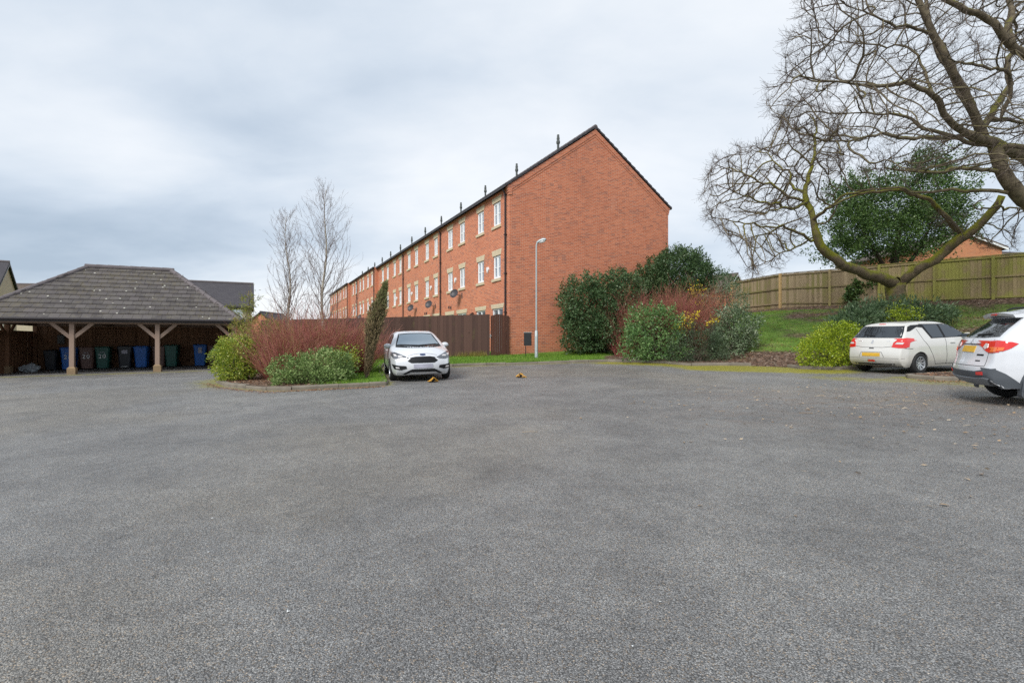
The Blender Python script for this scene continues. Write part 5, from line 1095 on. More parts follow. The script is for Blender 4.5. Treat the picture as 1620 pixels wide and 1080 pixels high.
for v, sg in (('left', 1), ('right', -1)):
    q = (lambda P: P) if sg > 0 else mir
    vi.patch('side_window', 'carglass', [(v, [(1.02, 1.14), (1.86, 1.13), (1.84, 1.50), (1.1, 1.49), (.82, 1.42)])]); vi.patch('side_window', 'carglass', [(v, [(1.95, 1.13), (2.80, 1.14), (2.35, 1.43), (2.1, 1.49), (1.93, 1.50)])])
    t = vi.patch('taillight', 'lamp_red', [('rear', q([(.44, .955), (.52, .91), (.66, .865), (.76, .87), (.80, .88), (.80, 1.06), (.70, 1.07), (.54, 1.06), (.47, 1.02)])), (v, [(.06, .885), (.18, .90), (.28, .95), (.37, 1.02), (.30, 1.045), (.18, 1.06), (.06, 1.06)])], off=.010, res=.04)
    vi.patch('lens', 'lamp_clear', [('rear', q([(.47, .955), (.54, .92), (.585, .95), (.565, 1.01), (.50, 1.02)]))], parent=t, off=.018, res=.04)
    vi.patch('indicator', 'lamp_orange', [('rear', q([(.66, .88), (.78, .885), (.78, .955), (.70, .95)])), (v, [(.09, .90), (.18, .91), (.20, .96), (.09, .96)])], parent=t, off=.016, res=.04)
    vi.patch('reflector', 'lamp_red', [('rear', q([(.50, .50), (.64, .505), (.64, .555), (.50, .545)]))], off=.018)
    vi.patch('arch_cladding', 'cladding', [(v, [(.82 + .45 * math.cos(a_), .335 + .45 * math.sin(a_)) for a_ in np.linspace(-.05, math.pi + .15, 22)] + [(.82 + .385 * math.cos(a_), .335 + .385 * math.sin(a_)) for a_ in np.linspace(math.pi + .15, -.05, 22)]),
                                         (v, [(3.32 + .45 * math.cos(a_), .335 + .45 * math.sin(a_)) for a_ in np.linspace(-.15, math.pi + .05, 22)] + [(3.32 + .385 * math.cos(a_), .335 + .385 * math.sin(a_)) for a_ in np.linspace(math.pi + .05, -.15, 22)])], off=.010, res=.05)
    vi.patch('side_cladding', 'cladding', [(v, [(1.27, .31), (2.87, .31), (2.87, .46), (1.27, .46)])], off=.008); vi.patch('corner_cladding', 'cladding', [(v, [(-.02, .31), (.44, .305), (.41, .36), (.32, .44), (.20, .54), (.10, .60), (-.02, .625)])], off=.009, res=.04)
vi.patch('rear_bumper_cladding', 'cladding', [('rear', [(-.79, .315), (-.70, .315), (.70, .315), (.79, .315), (.79, .62), (.70, .60), (.45, .555), (-.45, .555), (-.70, .60), (-.79, .62)])], off=.008, res=.05)
vi.patch('skid_plate', 'skid', [('rear', [(-.60, .335), (.60, .335), (.74, .43), (.62, .46), (.45, .445), (-.45, .445), (-.62, .46), (-.74, .45)])], off=.022)
vi.patch('number_plate', 'plate_y', [('rear', [(-.24, .865), (.24, .865), (.24, .97), (-.24, .97)])], off=.010)
vi.patch('garnish', 'seam', [('rear', [(-.36, .995), (.36, .995), (.36, 1.008), (-.36, 1.008)])], off=.012)
vi.patch('badge', 'chrome', [('rear', [(-.035, 1.05), (.03, 1.03), (-.03, 1.015), (.0, .995 + .015), (.045, 1.02), (.035, 1.04), (-.01, 1.055), (.04, 1.07), (.0, 1.09)])], off=.008)
vi.patch('model_lettering', 'trim', [('rear', [(x, .815), (x - .022, .815), (x - .022, .84), (x, .84)]) for x in (-.36, -.39, -.42, -.45, -.48, -.51)] + [('rear', [(x, .72), (x - .02, .72), (x - .02, .738), (x, .738)]) for x in (-.38, -.41, -.44, -.47)], off=.006, th=.008)
vi.patch('tailgate_gap', 'seam', [('rear', [(-.62, 1.09), (-.60, .93), (-.64, .86), (-.64, .64), (.64, .64), (.64, .86), (.60, .93), (.62, 1.09), (.61, 1.09), (.59, .93), (.63, .86), (.63, .65), (-.63, .65), (-.63, .86), (-.59, .93), (-.61, 1.09)])], off=.0018)
vi.seams([[(1.9, .46), (1.9, 1.12)], [(2.85, 1.1), (2.87, .46)], [(1.27, .5), (1.1, .8), (.98, 1.12)]]); vi.mirror(2.7, 1.16, 'paint', .83)
vi.patch('windscreen', 'windscreen', [('front', [(-.62, 1.18), (.62, 1.18), (.52, 1.48), (-.52, 1.48)])], off=.005)
for sg in (1, -1):
    vi.patch('headlight', 'lamp_dark', [('front', (lambda P: P if sg > 0 else mir(P))([(.48, .82), (.78, .84), (.80, .96), (.55, .93)]))])
    m = MB(); m.tube([(.75, sg * .55, 1.585), (.85, sg * .555, 1.625), (2.0, sg * .56, 1.635), (2.1, sg * .555, 1.595)], .016, 6); m.build('roof_rail', MT['trim'], vi.root)
for sg in (1, -1):
    mud = MB(); mud.add([(.40, sg * .70, .42), (.40, sg * .885, .42), (.38, sg * .885, .20), (.38, sg * .74, .20), (.415, sg * .70, .42), (.415, sg * .885, .42), (.395, sg * .885, .17), (.395, sg * .70, .17)], [(0, 1, 2, 3), (4, 7, 6, 5), (0, 4, 5, 1), (2, 6, 7, 3), (0, 3, 7, 4), (1, 5, 6, 2)])
    mud.build('mud_flap', MT['cladding'], vi.root)
# ---------------------------------------------------------------- plants
def at(px, py, D): return np.array([(px - 810) / 818 * D, D, 1.3 + (539 - py) * D / 818])
def leaf_quads(P, Dr, size, asp, rng, droop=0.0):
    """rhombus leaves at P (N,3) pointing along Dr"""
    n = len(P); d = Dr + rng.normal(0, .55, (n, 3)); d[:, 2] -= droop; d /= np.linalg.norm(d, axis=1)[:, None] + 1e-9
    r = rng.normal(0, 1, (n, 3)); sd = np.cross(d, r); sd /= np.linalg.norm(sd, axis=1)[:, None] + 1e-9
    s = (size * rng.uniform(.5, 1.5, n))[:, None]; up = np.cross(sd, d)
    a = P; b = P + d * s * .5 + sd * s * asp * .5 + up * s * .08; c = P + d * s; e = P + d * s * .5 - sd * s * asp * .5 + up * s * .08
    V = np.stack([a, b, c, e], 1).reshape(-1, 3); F = np.arange(4 * n).reshape(n, 4); return V, F
def wob(p, k, ph):
    return (np.sin(p[:, 0] * k + ph) * np.cos(p[:, 2] * k * 1.1 + ph * 2) + np.sin(p[:, 1] * k * .9 - ph) * np.sin(p[:, 2] * k * .7 + p[:, 0] * k * .5)) * .5
def bush(name, label, cat, lumps, mat, n, size, asp=.5, seed=1, group=None, stem=True, rough=.16, inner=.35, kk=5.0, droop=.1, part='foliage', root=None, upbias=.25, clump=.17):
    """lumps: (px, py, rx px, rz px, D, ry m): real 3D ellipsoids"""
    rng = np.random.default_rng(seed); L = []
    for (px, py, rx, rz, D, ry) in lumps:
        c = at(px, py, D); L.append((c, np.array([rx * D / 818, ry, rz * D / 818])))
    lo = min(L, key=lambda q: q[0][2])[0]; bx, by = float(np.mean([q[0][0] for q in L])), float(np.mean([q[0][1] for q in L])); b = gz(bx, by) + BOXD
    if root is None: root = empty(name, (bx, by, b), 0, label, cat, group)
    O = np.array(root.location); ar = np.array([r[0] * r[2] + r[1] * r[2] + r[0] * r[1] for _, r in L]); ar = ar / ar.sum()
    out_p, out_d = [], []
    for (c, r), w in zip(L, ar):
        m = int(n * w); rm = float(np.mean(r)); nc = max(12, int(34 * (r[0] * r[2] + r[1] * r[2] + r[0] * r[1]) / clump ** 2 * .05)); ph = rng.uniform(0, 6)
        cd = rng.normal(0, 1, (nc, 3)); cd /= np.linalg.norm(cd, axis=1)[:, None]; crad = 1 + rough * wob(cd * r + c, kk, ph) * 1.3 + rng.normal(0, rough * .35, nc) - clump * .5 / rm
        cen = c + cd * r * crad[:, None]; cs = clump * rng.uniform(.6, 1.35, nc); cnrm = cd / r; cnrm /= np.linalg.norm(cnrm, axis=1)[:, None]
        mi = int(m * inner); d = rng.normal(0, 1, (mi, 3)); d /= np.linalg.norm(d, axis=1)[:, None]; p1 = c + d * r * rng.uniform(.4, .86, mi)[:, None]; n1_ = d / r
        mo = int(m * (.86 - inner)); ci = rng.integers(0, nc, mo); q = rng.normal(0, 1, (mo, 3)); q /= np.linalg.norm(q, axis=1)[:, None]; q += cnrm[ci] * .6; p2 = cen[ci] + q * (cs[ci] * rng.uniform(.55, 1.0, mo))[:, None]; n2_ = q + cnrm[ci] * .4
        ms = m - mi - mo; ns = max(3, ms // 9); si = rng.integers(0, nc, ns); sd_ = cnrm[si] + rng.normal(0, .35, (ns, 3)) + [0, 0, .45]; sd_ /= np.linalg.norm(sd_, axis=1)[:, None]; sl = clump * rng.uniform(1.0, 2.4, ns)
        k_ = np.repeat(np.arange(ns), 9); tt = np.tile(np.linspace(.3, 1.0, 9), ns); p3 = cen[si[k_]] + sd_[k_] * (sl[k_] * tt)[:, None] + rng.normal(0, size * .18, (len(k_), 3)); n3_ = sd_[k_] + rng.normal(0, .5, (len(k_), 3))
        p = np.vstack([p1, p2, p3]); nd = np.vstack([n1_, n2_, n3_]); nd /= np.linalg.norm(nd, axis=1)[:, None] + 1e-9
        ins = np.zeros(len(p), bool)
        for c2, r2 in L:
            if c2 is c: continue
            ins |= (((p - c2) / r2) ** 2).sum(1) < .55
        g_ = ground_z(p[:, 0], p[:, 1]) + BOXD
        k = ~(ins & (rng.random(len(p)) < .75)) & (p[:, 2] > g_ + .02)
        out_p.append(p[k]); out_d.append(nd[k])
    P, Dn = np.concatenate(out_p), np.concatenate(out_d); Dn[:, 2] += upbias
    V, F = leaf_quads(P - O, Dn, size, asp, rng, droop)
    cl = (np.sin(P[:, 0] * 3.1 + seed) * np.sin(P[:, 2] * 3.7 + P[:, 1] * 2.1)) * .12
    np_mesh(part, V, F, MT[mat], root, rnd=np.clip(rng.random(len(F)) * .9 + cl + .05, 0, 1))
    if stem:
        m = MB(); rr = random.Random(seed)
        for (c, r) in L:
            for k in range(5):
                a = Vector((bx + rr.uniform(-.5, .5) * r[0], by + rr.uniform(-.3, .3), 0)); a.z = gz(a.x, a.y) + BOXD - .05
                e = Vector(c) + Vector([rr.uniform(-.6, .6) * q for q in r]); mid = a.lerp(e, .5) + Vector((rr.uniform(-.1, .1), rr.uniform(-.1, .1), .1)); oo = Vector(O)
                m.tube([a - oo, mid - oo, e - oo], [.03, .018, .006], 5)
        m.build('stem', MT['stem'], root, uv=False)
    return root
def chains_mesh(name, chains, mat, parent, O, thick=True, rnd=None):
    """chains: list of (pts (n,3), radii (n)); one mesh of tapered tubes"""
    Vs, Fs, Th, Rn, base = [], [], [], [], 0; rng = np.random.default_rng(7)
    for P, rad in chains:
        P = np.asarray(P, float); rad = np.asarray(rad, float)
        if len(P) > 1 and rad[-1] > .01: e_ = P[-1] - P[-2]; P = np.vstack([P, P[-1] + e_ / (np.linalg.norm(e_) + 1e-9) * rad[-1] * .7]); rad = np.r_[rad, rad[-1] * .15]
        n = len(P)
        if n < 2: continue
        rm = max(rad); k = 12 if rm > .1 else 8 if rm > .04 else 5 if rm > .015 else 3
        T = np.gradient(P, axis=0); T /= np.linalg.norm(T, axis=1)[:, None] + 1e-9
        ref = np.array([0, 0, 1.0]) if abs(T[0, 2]) < .9 else np.array([1.0, 0, 0]); A = np.zeros((n, 3))
        for i in range(n):
            a = ref - T[i] * ref.dot(T[i]); l = np.linalg.norm(a); a = a / l if l > 1e-6 else np.array([1.0, 0, 0]); A[i] = a; ref = a
        Bv = np.cross(T, A); t = np.arange(k) * 2 * math.pi / k; r = np.asarray(rad)[:, None, None]
        V = P[:, None, :] + (A[:, None, :] * np.cos(t)[None, :, None] + Bv[:, None, :] * np.sin(t)[None, :, None]) * r
        Vs.append(V.reshape(-1, 3)); i = np.arange(n - 1)[:, None] * k + base; j = np.arange(k)[None, :]; j2 = (j + 1) % k
        Fs.append(np.stack([i + j, i + j2, i + k + j2, i + k + j], 2).reshape(-1, 4)); base += n * k
        Th.append(np.repeat(np.clip((np.asarray(rad) - .012) / .03, 0, 1), k)); Rn.append(np.full((n - 1) * k, rng.random()))
    if not Vs: return None
    return np_mesh(name, np.concatenate(Vs) - np.asarray(O), np.concatenate(Fs), mat, parent, smooth=True, thick=np.concatenate(Th), rnd=np.concatenate(Rn))
def smooth_line(P, n):
    P = np.array(P, float)
    for _ in range(2):
        Q = [P[0]]
        for a, b in zip(P[:-1], P[1:]): Q += [a * .75 + b * .25, a * .25 + b * .75]
        P = np.array(Q + [P[-1]])
    s = np.r_[0, np.cumsum(np.linalg.norm(P[1:] - P[:-1], axis=1))]; t = np.linspace(0, s[-1], max(2, n)); return np.stack([np.interp(t, s, P[:, k]) for k in range(3)], 1)
class Colony:
    """a branch skeleton that grows towards scattered buds (space colonisation) from hand-traced limbs"""
    def __init__(s, step, seed): s.p = []; s.par = []; s.r0 = []; s.step = step; s.rng = np.random.default_rng(seed)
    def limb(s, pts, r0, r1, join=None):
        P = smooth_line(pts, max(3, int(np.sum(np.linalg.norm(np.diff(np.array(pts), axis=0), axis=1)) / s.step))); R_ = np.linspace(r0, r1, len(P)); n_ = len(P); w = np.sin(np.linspace(0, math.pi, n_))[:, None] if n_ > 5 else 0
        k_ = np.arange(n_)[:, None]; a_ = s.rng.uniform(0, 6.28, (3, 3)); P = P + w * (np.sin(k_ * .9 + a_[0]) * .035 + np.sin(k_ * 1.9 + a_[1]) * .022 + np.sin(k_ * 3.1 + a_[2]) * .012) * (1.0 + .5 * (r0 < .1)); R_ = R_ * (1 + .09 * np.sin(k_[:, 0] * 1.7 + a_[0, 0]) * (n_ > 5))
        par = -1 if join is None else join; idx = []
        if join is None and s.p:
            d = np.linalg.norm(np.array(s.p) - P[0], axis=1); par = int(d.argmin())
        for i, (q, r) in enumerate(zip(P, R_)): 
            s.p.append(q); s.par.append(par); s.r0.append(r); par = len(s.p) - 1; idx.append(par)
        return idx
    def grow(s, A, influence=2.2, kill=.38, iters=60, bias=(0, 0, .05), jit=.25, inertia=.32):
        A = np.asarray(A, float); alive = np.ones(len(A), bool); d0 = {}
        for it in range(iters):
            kd = kdtree.KDTree(len(s.p))
            for i, q in enumerate(s.p): kd.insert(q, i)
            kd.balance(); pull = {}
            for j in np.nonzero(alive)[0]:
                co, i, dist = kd.find(A[j])
                if dist < kill: alive[j] = False; continue
                if dist < influence: v = A[j] - s.p[i]; pull.setdefault(i, []).append(v / (np.linalg.norm(v) + 1e-9))
            if not pull: break
            for i, vs in pull.items():
                if d0.get(i, 0) >= 3: continue
                v = np.mean(vs, axis=0); pr = s.par[i]
                if pr >= 0: w = s.p[i] - s.p[pr]; v = v / (np.linalg.norm(v) + 1e-6) + inertia * w / (np.linalg.norm(w) + 1e-6)
                v = v + s.rng.normal(0, jit, 3) + np.array(bias); v /= np.linalg.norm(v) + 1e-9
                d0[i] = d0.get(i, 0) + 1; s.p.append(s.p[i] + v * s.step); s.par.append(i); s.r0.append(0.0)
    def twigs(s, n, L, bias=(0, 0, .2), seed=3):
        rng = np.random.default_rng(seed); kids = np.zeros(len(s.p), int)
        for q in s.par:
            if q >= 0: kids[q] += 1
        N = len(s.p); cand = [i for i in range(N) if s.par[i] >= 0 and s.r0[i] < .03]
        w = np.array([3.0 if kids[i] == 0 else 1.0 for i in cand]); pick = rng.choice(cand, size=n, p=w / w.sum())
        for i in pick:
            d = s.p[i] - s.p[s.par[i]]; d = d / (np.linalg.norm(d) + 1e-9) + rng.normal(0, .62, 3) + np.array(bias); d /= np.linalg.norm(d); ln = L * rng.uniform(.4, 1.2); a = i; q = s.p[i]
            for k in range(3):
                d = d + rng.normal(0, .28, 3) + np.array([0, 0, .10]); d /= np.linalg.norm(d); q = q + d * ln / 3; s.p.append(q); s.par.append(a); s.r0.append(0.0); a = len(s.p) - 1
    def build(s, tip=.0028, ex=1.95, scale=1.0, rmax=None):
        N = len(s.p); acc = np.zeros(N); kids = [[] for _ in range(N)]
        for i in range(N):
            if s.par[i] >= 0: kids[s.par[i]].append(i)
        order = list(range(N)); R_ = np.zeros(N)
        for i in reversed(order):     # parents always come before their children
            R_[i] = max(s.r0[i], tip if not kids[i] else (sum(R_[k] ** ex for k in kids[i])) ** (1 / ex))
            if s.r0[i] > 0: R_[i] = max(s.r0[i], min(R_[i], s.r0[i] * 1.25))
        for i in order:
            if s.par[i] >= 0: R_[i] = min(R_[i], R_[s.par[i]])
        chains = []; starts = [i for i in range(N) if s.par[i] < 0]; stack = list(starts)
        while stack:
            i = stack.pop(); c = [i] if s.par[i] < 0 else [s.par[i], i]; rr = [R_[i]] if s.par[i] < 0 else [min(R_[s.par[i]], R_[i] * 1.15), R_[i]]; j = i
            while kids[j]:
                ks = sorted(kids[j], key=lambda q: -R_[q]); stack += ks[1:]; j = ks[0]; c.append(j); rr.append(R_[j])
            chains.append((np.array([s.p[q] for q in c]), np.array(rr)))
        return chains
def in_poly_pts(poly, n, D0, D1, rng, f=None):
    xs_, ys_ = [p[0] for p in poly], [p[1] for p in poly]; out = []
    while len(out) < n:
        x = rng.uniform(min(xs_), max(xs_), n); y = rng.uniform(min(ys_), max(ys_), n); k = inpoly(x, y, poly)
        for a, b in zip(x[k], y[k]): out.append(at(a, b, rng.uniform(D0, D1)))
    return np.array(out[:n])
def split_build(root, chains, thr, trunkm, twigm, names=('trunk', 'crown')):
    O = np.array(root.location)
    big = [(P, r) for P, r in chains if r.max() > thr]; small = [(P, r) for P, r in chains if r.max() <= thr]
    chains_mesh(names[0], big, trunkm, root, O); chains_mesh(names[1], small, twigm, root, O)

# the mossy tree on the bank
A3 = lambda L: [at(*p) for p in L]
T1 = Colony(.20, 11); rng = np.random.default_rng(21)
tb = at(1418, 480, 22.4); t0 = T1.limb([tb - [0, 0, .35], at(1418, 468, 22.4), at(1416, 455, 22.4), at(1418, 447, 22.4)], .40, .31, join=-1)
T1.limb(A3([(1416, 450, 22.4), (1398, 441, 22.1), (1365, 432, 21.7), (1335, 420, 21.3), (1310, 403, 21.0), (1295, 385, 20.9), (1289, 362, 20.8)]), .24, .145)
T1.limb(A3([(1289, 362, 20.8), (1286, 345, 20.8), (1280, 325, 20.9), (1272, 305, 21.1), (1276, 290, 21.4), (1283, 270, 21.6), (1288, 248, 21.8), (1290, 225, 22)]), .11, .045)
T1.limb(A3([(1286, 350, 20.8), (1300, 335, 20.2), (1320, 322, 19.6), (1340, 308, 19.2), (1375, 300, 18.8)]), .075, .03)
T1.limb(A3([(1278, 318, 20.9), (1260, 330, 20.5), (1240, 328, 20.1), (1215, 320, 19.7), (1185, 315, 19.4), (1155, 300, 19.2)]), .06, .015)
T1.limb(A3([(1283, 382, 20.9), (1262, 366, 20.4), (1235, 358, 19.9), (1200, 358, 19.5), (1165, 350, 19.2), (1130, 345, 19)]), .055, .012)
T1.limb(A3([(1288, 375, 20.9), (1268, 385, 21.5), (1245, 400, 21.9), (1222, 408, 22.1), (1200, 420, 22.3), (1180, 430, 22.4)]), .035, .010)
T1.limb(A3([(1272, 305, 21.1), (1255, 298, 21.7), (1250, 280, 22.1), (1235, 262, 22.5), (1215, 245, 22.8), (1190, 238, 23)]), .055, .014)
T1.limb(A3([(1270, 318, 21), (1245, 310, 20.9), (1225, 295, 20.7), (1200, 285, 20.6), (1165, 272, 20.4), (1135, 262, 20.3)]), .055, .012)
T1.limb(A3([(1418, 447, 22.4), (1400, 437, 22.9), (1382, 436, 23.2), (1370, 430, 23.5), (1355, 432, 23.7)]), .16, .10)
T1.limb(A3([(1425, 448, 22.4), (1440, 435, 22.0), (1470, 415, 21.5), (1505, 392, 21.0), (1528, 370, 20.6), (1555, 352, 20.2), (1575, 330, 19.9), (1585, 310, 19.7)]), .20, .125)
T1.limb(A3([(1520, 368, 20.8), (1502, 352, 20.5), (1485, 328, 20.1), (1470, 318, 19.9), (1440, 303, 19.6), (1400, 300, 19.3), (1340, 312, 19.0), (1320, 325, 18.9)]), .105, .03)
T1.limb(A3([(1585, 312, 19.7), (1575, 330, 19.2), (1550, 332, 18.9), (1537, 326, 18.7), (1548, 318, 18.6), (1560, 315, 18.5)]), .045, .02)
T1.limb(A3([(1572, 325, 19.8), (1600, 330, 20.3), (1630, 335, 20.8)]), .04, .015)
e1 = [(1108, 318), (1112, 280), (1128, 245), (1165, 228), (1210, 228), (1222, 195), (1245, 150), (1300, 165), (1345, 215), (1345, 262), (1318, 300), (1300, 335), (1278, 362), (1255, 405), (1215, 440), (1180, 442), (1188, 412), (1140, 380), (1112, 352)]
T1.limb(A3([(1290, 355, 20.8), (1310, 352, 20.2), (1322, 335, 19.8), (1318, 312, 19.4), (1330, 290, 19.2)]), .04, .012)
T1.limb(A3([(1283, 262, 21.6), (1262, 240, 21.4), (1245, 220, 21.2), (1238, 195, 21.0)]), .035, .008)
T1.limb(A3([(1288, 250, 21.8), (1305, 230, 21.5), (1312, 205, 21.2), (1325, 185, 21)]), .03, .008)
T1.limb(A3([(1276, 290, 21.4), (1262, 272, 20.6), (1240, 255, 20.2), (1222, 240, 19.8), (1200, 235, 19.5)]), .03, .008)
T1.limb(A3([(1240, 328, 20.1), (1222, 335, 19.7), (1200, 338, 19.4), (1170, 332, 19.2), (1140, 322, 19)]), .03, .008)
T1.limb(A3([(1235, 358, 19.9), (1212, 372, 19.9), (1190, 378, 20), (1165, 372, 20.2), (1140, 368, 20.3)]), .03, .008)
T1.grow(in_poly_pts(e1, 1500, 17.6, 24.5, rng), 1.8, .36, 70, bias=(-.04, 0, .16), jit=.18, inertia=.55)
T1.grow(in_poly_pts([(1460, 330), (1540, 340), (1610, 330), (1612, 400), (1560, 400), (1490, 380)], 130, 19.5, 22, rng), 1.5, .3, 20)
T1.twigs(10500, .38); R1 = empty('bare_tree', tuple(tb - [0, 0, .15]), 0, 'bare low-forked tree with moss covered limbs standing on the bank before the fence', 'tree', 'bare trees on the bank')
split_build(R1, T1.build(), .022, MT['bark_big'], MT['twig'])
# roots flare
T2 = Colony(.22, 12); b2 = np.array([22.6, 18.2, 2.9]); rng = np.random.default_rng(22)
T2.limb([b2 - [0, 0, .3], b2 + [0, 0, 1.0], b2 + [-.1, 0, 2.2]], .46, .31, join=-1)
J = at(1575, 232, 17.5)
T2.limb([b2 + [-.1, 0, 2.2], at(1700, 350, 18), at(1640, 330, 17.8), at(1610, 308, 17.6), at(1590, 282, 17.5), at(1579, 250, 17.5), at(1572, 228, 17.5)], .28, .18)
T2.limb([b2 + [-.1, 0, 2.2], at(1720, 330, 19), at(1680, 290, 18.6), at(1640, 262, 18.2), at(1610, 245, 17.9), at(1580, 230, 17.6), at(1555, 222, 17.3), at(1530, 212, 17.0)], .27, .13)
T2.limb(A3([(1530, 212, 17.0), (1508, 200, 16.7), (1494, 178, 16.4), (1480, 155, 16.2), (1452, 134, 15.9), (1420, 132, 15.7), (1380, 138, 15.5), (1330, 130, 15.3)]), .105, .022)
T2.limb(A3([(1556, 222, 17.4), (1545, 188, 17.2), (1530, 155, 17.0), (1510, 115, 16.8), (1490, 82, 16.7), (1475, 50, 16.6), (1458, 15, 16.5), (1440, -30, 16.4)]), .135, .07)
T2.limb(A3([(1550, 200, 17.8), (1532, 170, 18.1), (1500, 110, 18.4), (1480, 75, 18.6), (1472, 40, 18.8), (1465, 5, 19), (1460, -40, 19)]), .10, .04)
T2.limb(A3([(1556, 200, 17.4), (1572, 175, 17.6), (1590, 150, 17.8), (1597, 110, 18), (1600, 60, 18.2), (1596, 10, 18.4), (1600, -40, 18.5)]), .095, .05)
T2.limb(A3([(1582, 190, 17.4), (1592, 165, 17.2), (1602, 135, 17), (1596, 115, 16.8), (1575, 107, 16.6), (1540, 104, 16.4), (1510, 98, 16.2)]), .06, .03)
T2.limb([b2 + [-.1, 0, 2.2], at(1760, 250, 17.2), at(1720, 160, 16.6), at(1660, 108, 16), at(1620, 88, 15.7), at(1595, 70, 15.5), at(1583, 48, 15.4), at(1555, 25, 15.3), at(1525, 15, 15.1), at(1500, 2, 15), at(1440, -30, 14.8)], .24, .05)
T2.limb(A3([(1590, 65, 15.5), (1596, 35, 15.6), (1598, 5, 15.7), (1595, -40, 15.8)]), .075, .04)
T2.limb(A3([(1535, 214, 17.1), (1500, 218, 17.0), (1450, 220, 16.8), (1410, 214, 16.7), (1370, 216, 16.6), (1330, 226, 16.5), (1300, 222, 16.4)]), .07, .018)
T2.limb(A3([(1570, 230, 17.5), (1540, 228, 17.9), (1500, 216, 18.2), (1460, 200, 18.5), (1430, 185, 18.8), (1390, 178, 19), (1340, 180, 19.2)]), .075, .018)
T2.limb(A3([(1590, 275, 17.5), (1560, 268, 17.4), (1530, 266, 17.3), (1490, 272, 17.1), (1440, 272, 17.0), (1400, 266, 16.9)]), .065, .022)
T2.limb(A3([(1592, 305, 17.6), (1560, 300, 17.8), (1520, 302, 18), (1480, 304, 18.2), (1445, 302, 18.4), (1400, 298, 18.6), (1350, 302, 18.8)]), .07, .02)
T2.limb(A3([(1475, 55, 16.6), (1450, 45, 16.3), (1420, 42, 16.0), (1390, 28, 15.8), (1355, 15, 15.6)]), .05, .015)
T2.limb(A3([(1480, 155, 16.2), (1470, 140, 16.6), (1462, 105, 17), (1440, 75, 17.4), (1400, 70, 17.8), (1360, 72, 18), (1310, 62, 18.2)]), .045, .012)
T2.limb(A3([(1575, 232, 17.5), (1600, 230, 17.2), (1640, 238, 17), (1700, 240, 16.8)]), .09, .05)
T2.limb(A3([(1560, 190, 17.5), (1600, 190, 18), (1650, 196, 18.5)]), .06, .03)
e2 = [(1215, 195), (1200, 160), (1228, 120), (1246, 70), (1258, 20), (1265, -70), (1330, -110), (1700, -110), (1740, 240), (1640, 300), (1560, 262), (1440, 285), (1380, 285), (1320, 262), (1260, 240)]
T2.grow(in_poly_pts(e2, 4200, 13.8, 20.5, rng), 2.4, .38, 70, bias=(-.06, 0, .12), jit=.18, inertia=.55)
T2.twigs(20000, .42); R2 = empty('bare_tree', tuple(b2), 0, 'large bare tree spreading dense branches across the top right corner, its trunk out of frame', 'tree', 'bare trees on the bank')
split_build(R2, T2.build(), .020, MT['bark_high'], MT['twig'])

# ivy clad evergreen beyond the fence
iv = bush('evergreen_tree', 'dark ivy clad evergreen tree rising behind the mossy fence', 'tree',
     [(1400, 375, 70, 40, 29, 1.8), (1350, 360, 42, 45, 28.5, 1.4), (1460, 365, 55, 45, 29, 1.7), (1410, 320, 70, 45, 29.5, 1.8), (1470, 300, 48, 48, 29.5, 1.5), (1475, 262, 32, 26, 29.5, 1.0), (1350, 310, 35, 28, 29, 1.1), (1330, 395, 26, 22, 28, .9), (1500, 330, 32, 50, 29, 1.2)],
     'ivy', 75000, .105, .62, seed=31, clump=.38, rough=.48, kk=2.6, inner=.45, stem=False)
m = MB(); io = Vector(iv.location); g0 = Vector((iv.location.x, iv.location.y, iv.location.z))
m.tube([(0, 0, -.3), (.1, 0, 1.2), (0, .1, 2.8), (.3, 0, 5)], [.3, .26, .2, .1], 8); m.tube([(.1, 0, 1.2), (-1.2, 0, 3.2), (-2.0, 0, 4.6)], [.15, .1, .04], 6); m.tube([(.1, 0, 1.6), (1.4, 0, 3.4), (2.2, 0, 5.2)], [.15, .1, .04], 6); m.build('trunk', MT['stem'], iv, uv=False)

# hedges and shrubs at the foot of the gable and on the bank
bush('laurel_hedge', 'tall dark glossy laurel hedge growing against the foot of the brick gable', 'hedge', [(935, 497, 46, 48, 23.7, 1.15), (922, 470, 34, 34, 23.9, 1.0), (972, 468, 37, 38, 24.0, 1.0), (955, 525, 46, 30, 23.3, 1.0), (912, 525, 23, 32, 23.5, .8), (990, 460, 22, 28, 24.6, .8)], 'laurel', 46000, .10, .42, seed=41, rough=.2)
bush('laurel_shrub', 'broad dark green laurel crown high on the bank beside the corner of the gable', 'shrub', [(1070, 438, 54, 34, 27.0, 1.5), (1102, 442, 28, 26, 26.5, 1.1), (1036, 442, 26, 24, 26.6, 1.0), (1078, 418, 38, 20, 27.2, 1.2), (1070, 470, 50, 24, 26.4, 1.2)], 'laurel', 46000, .11, .42, seed=42, clump=.22, rough=.2, inner=.42)
bush('green_shrub', 'leafy light green shrub on the kerb between the laurel hedge and the dark cotoneaster', 'shrub', [(1034, 530, 40, 42, 20.9, .9), (1008, 545, 24, 26, 20.6, .7), (1058, 512, 24, 24, 21.0, .7), (1045, 555, 34, 22, 20.5, .8), (1018, 508, 26, 24, 21.1, .7)], 'light_green', 12000, .085, .5, seed=43, rough=.2)
bush('cotoneaster_shrub', 'low dark fine-leaved shrub spilling over the kerb in front of the grey-green shrub', 'shrub', [(1098, 550, 42, 25, 19.9, .8), (1070, 560, 24, 16, 19.8, .6), (1128, 556, 24, 20, 19.8, .6), (1105, 535, 30, 20, 20.2, .7)], 'cotoneaster', 14000, .05, .35, seed=44, rough=.2, kk=7, clump=.12)
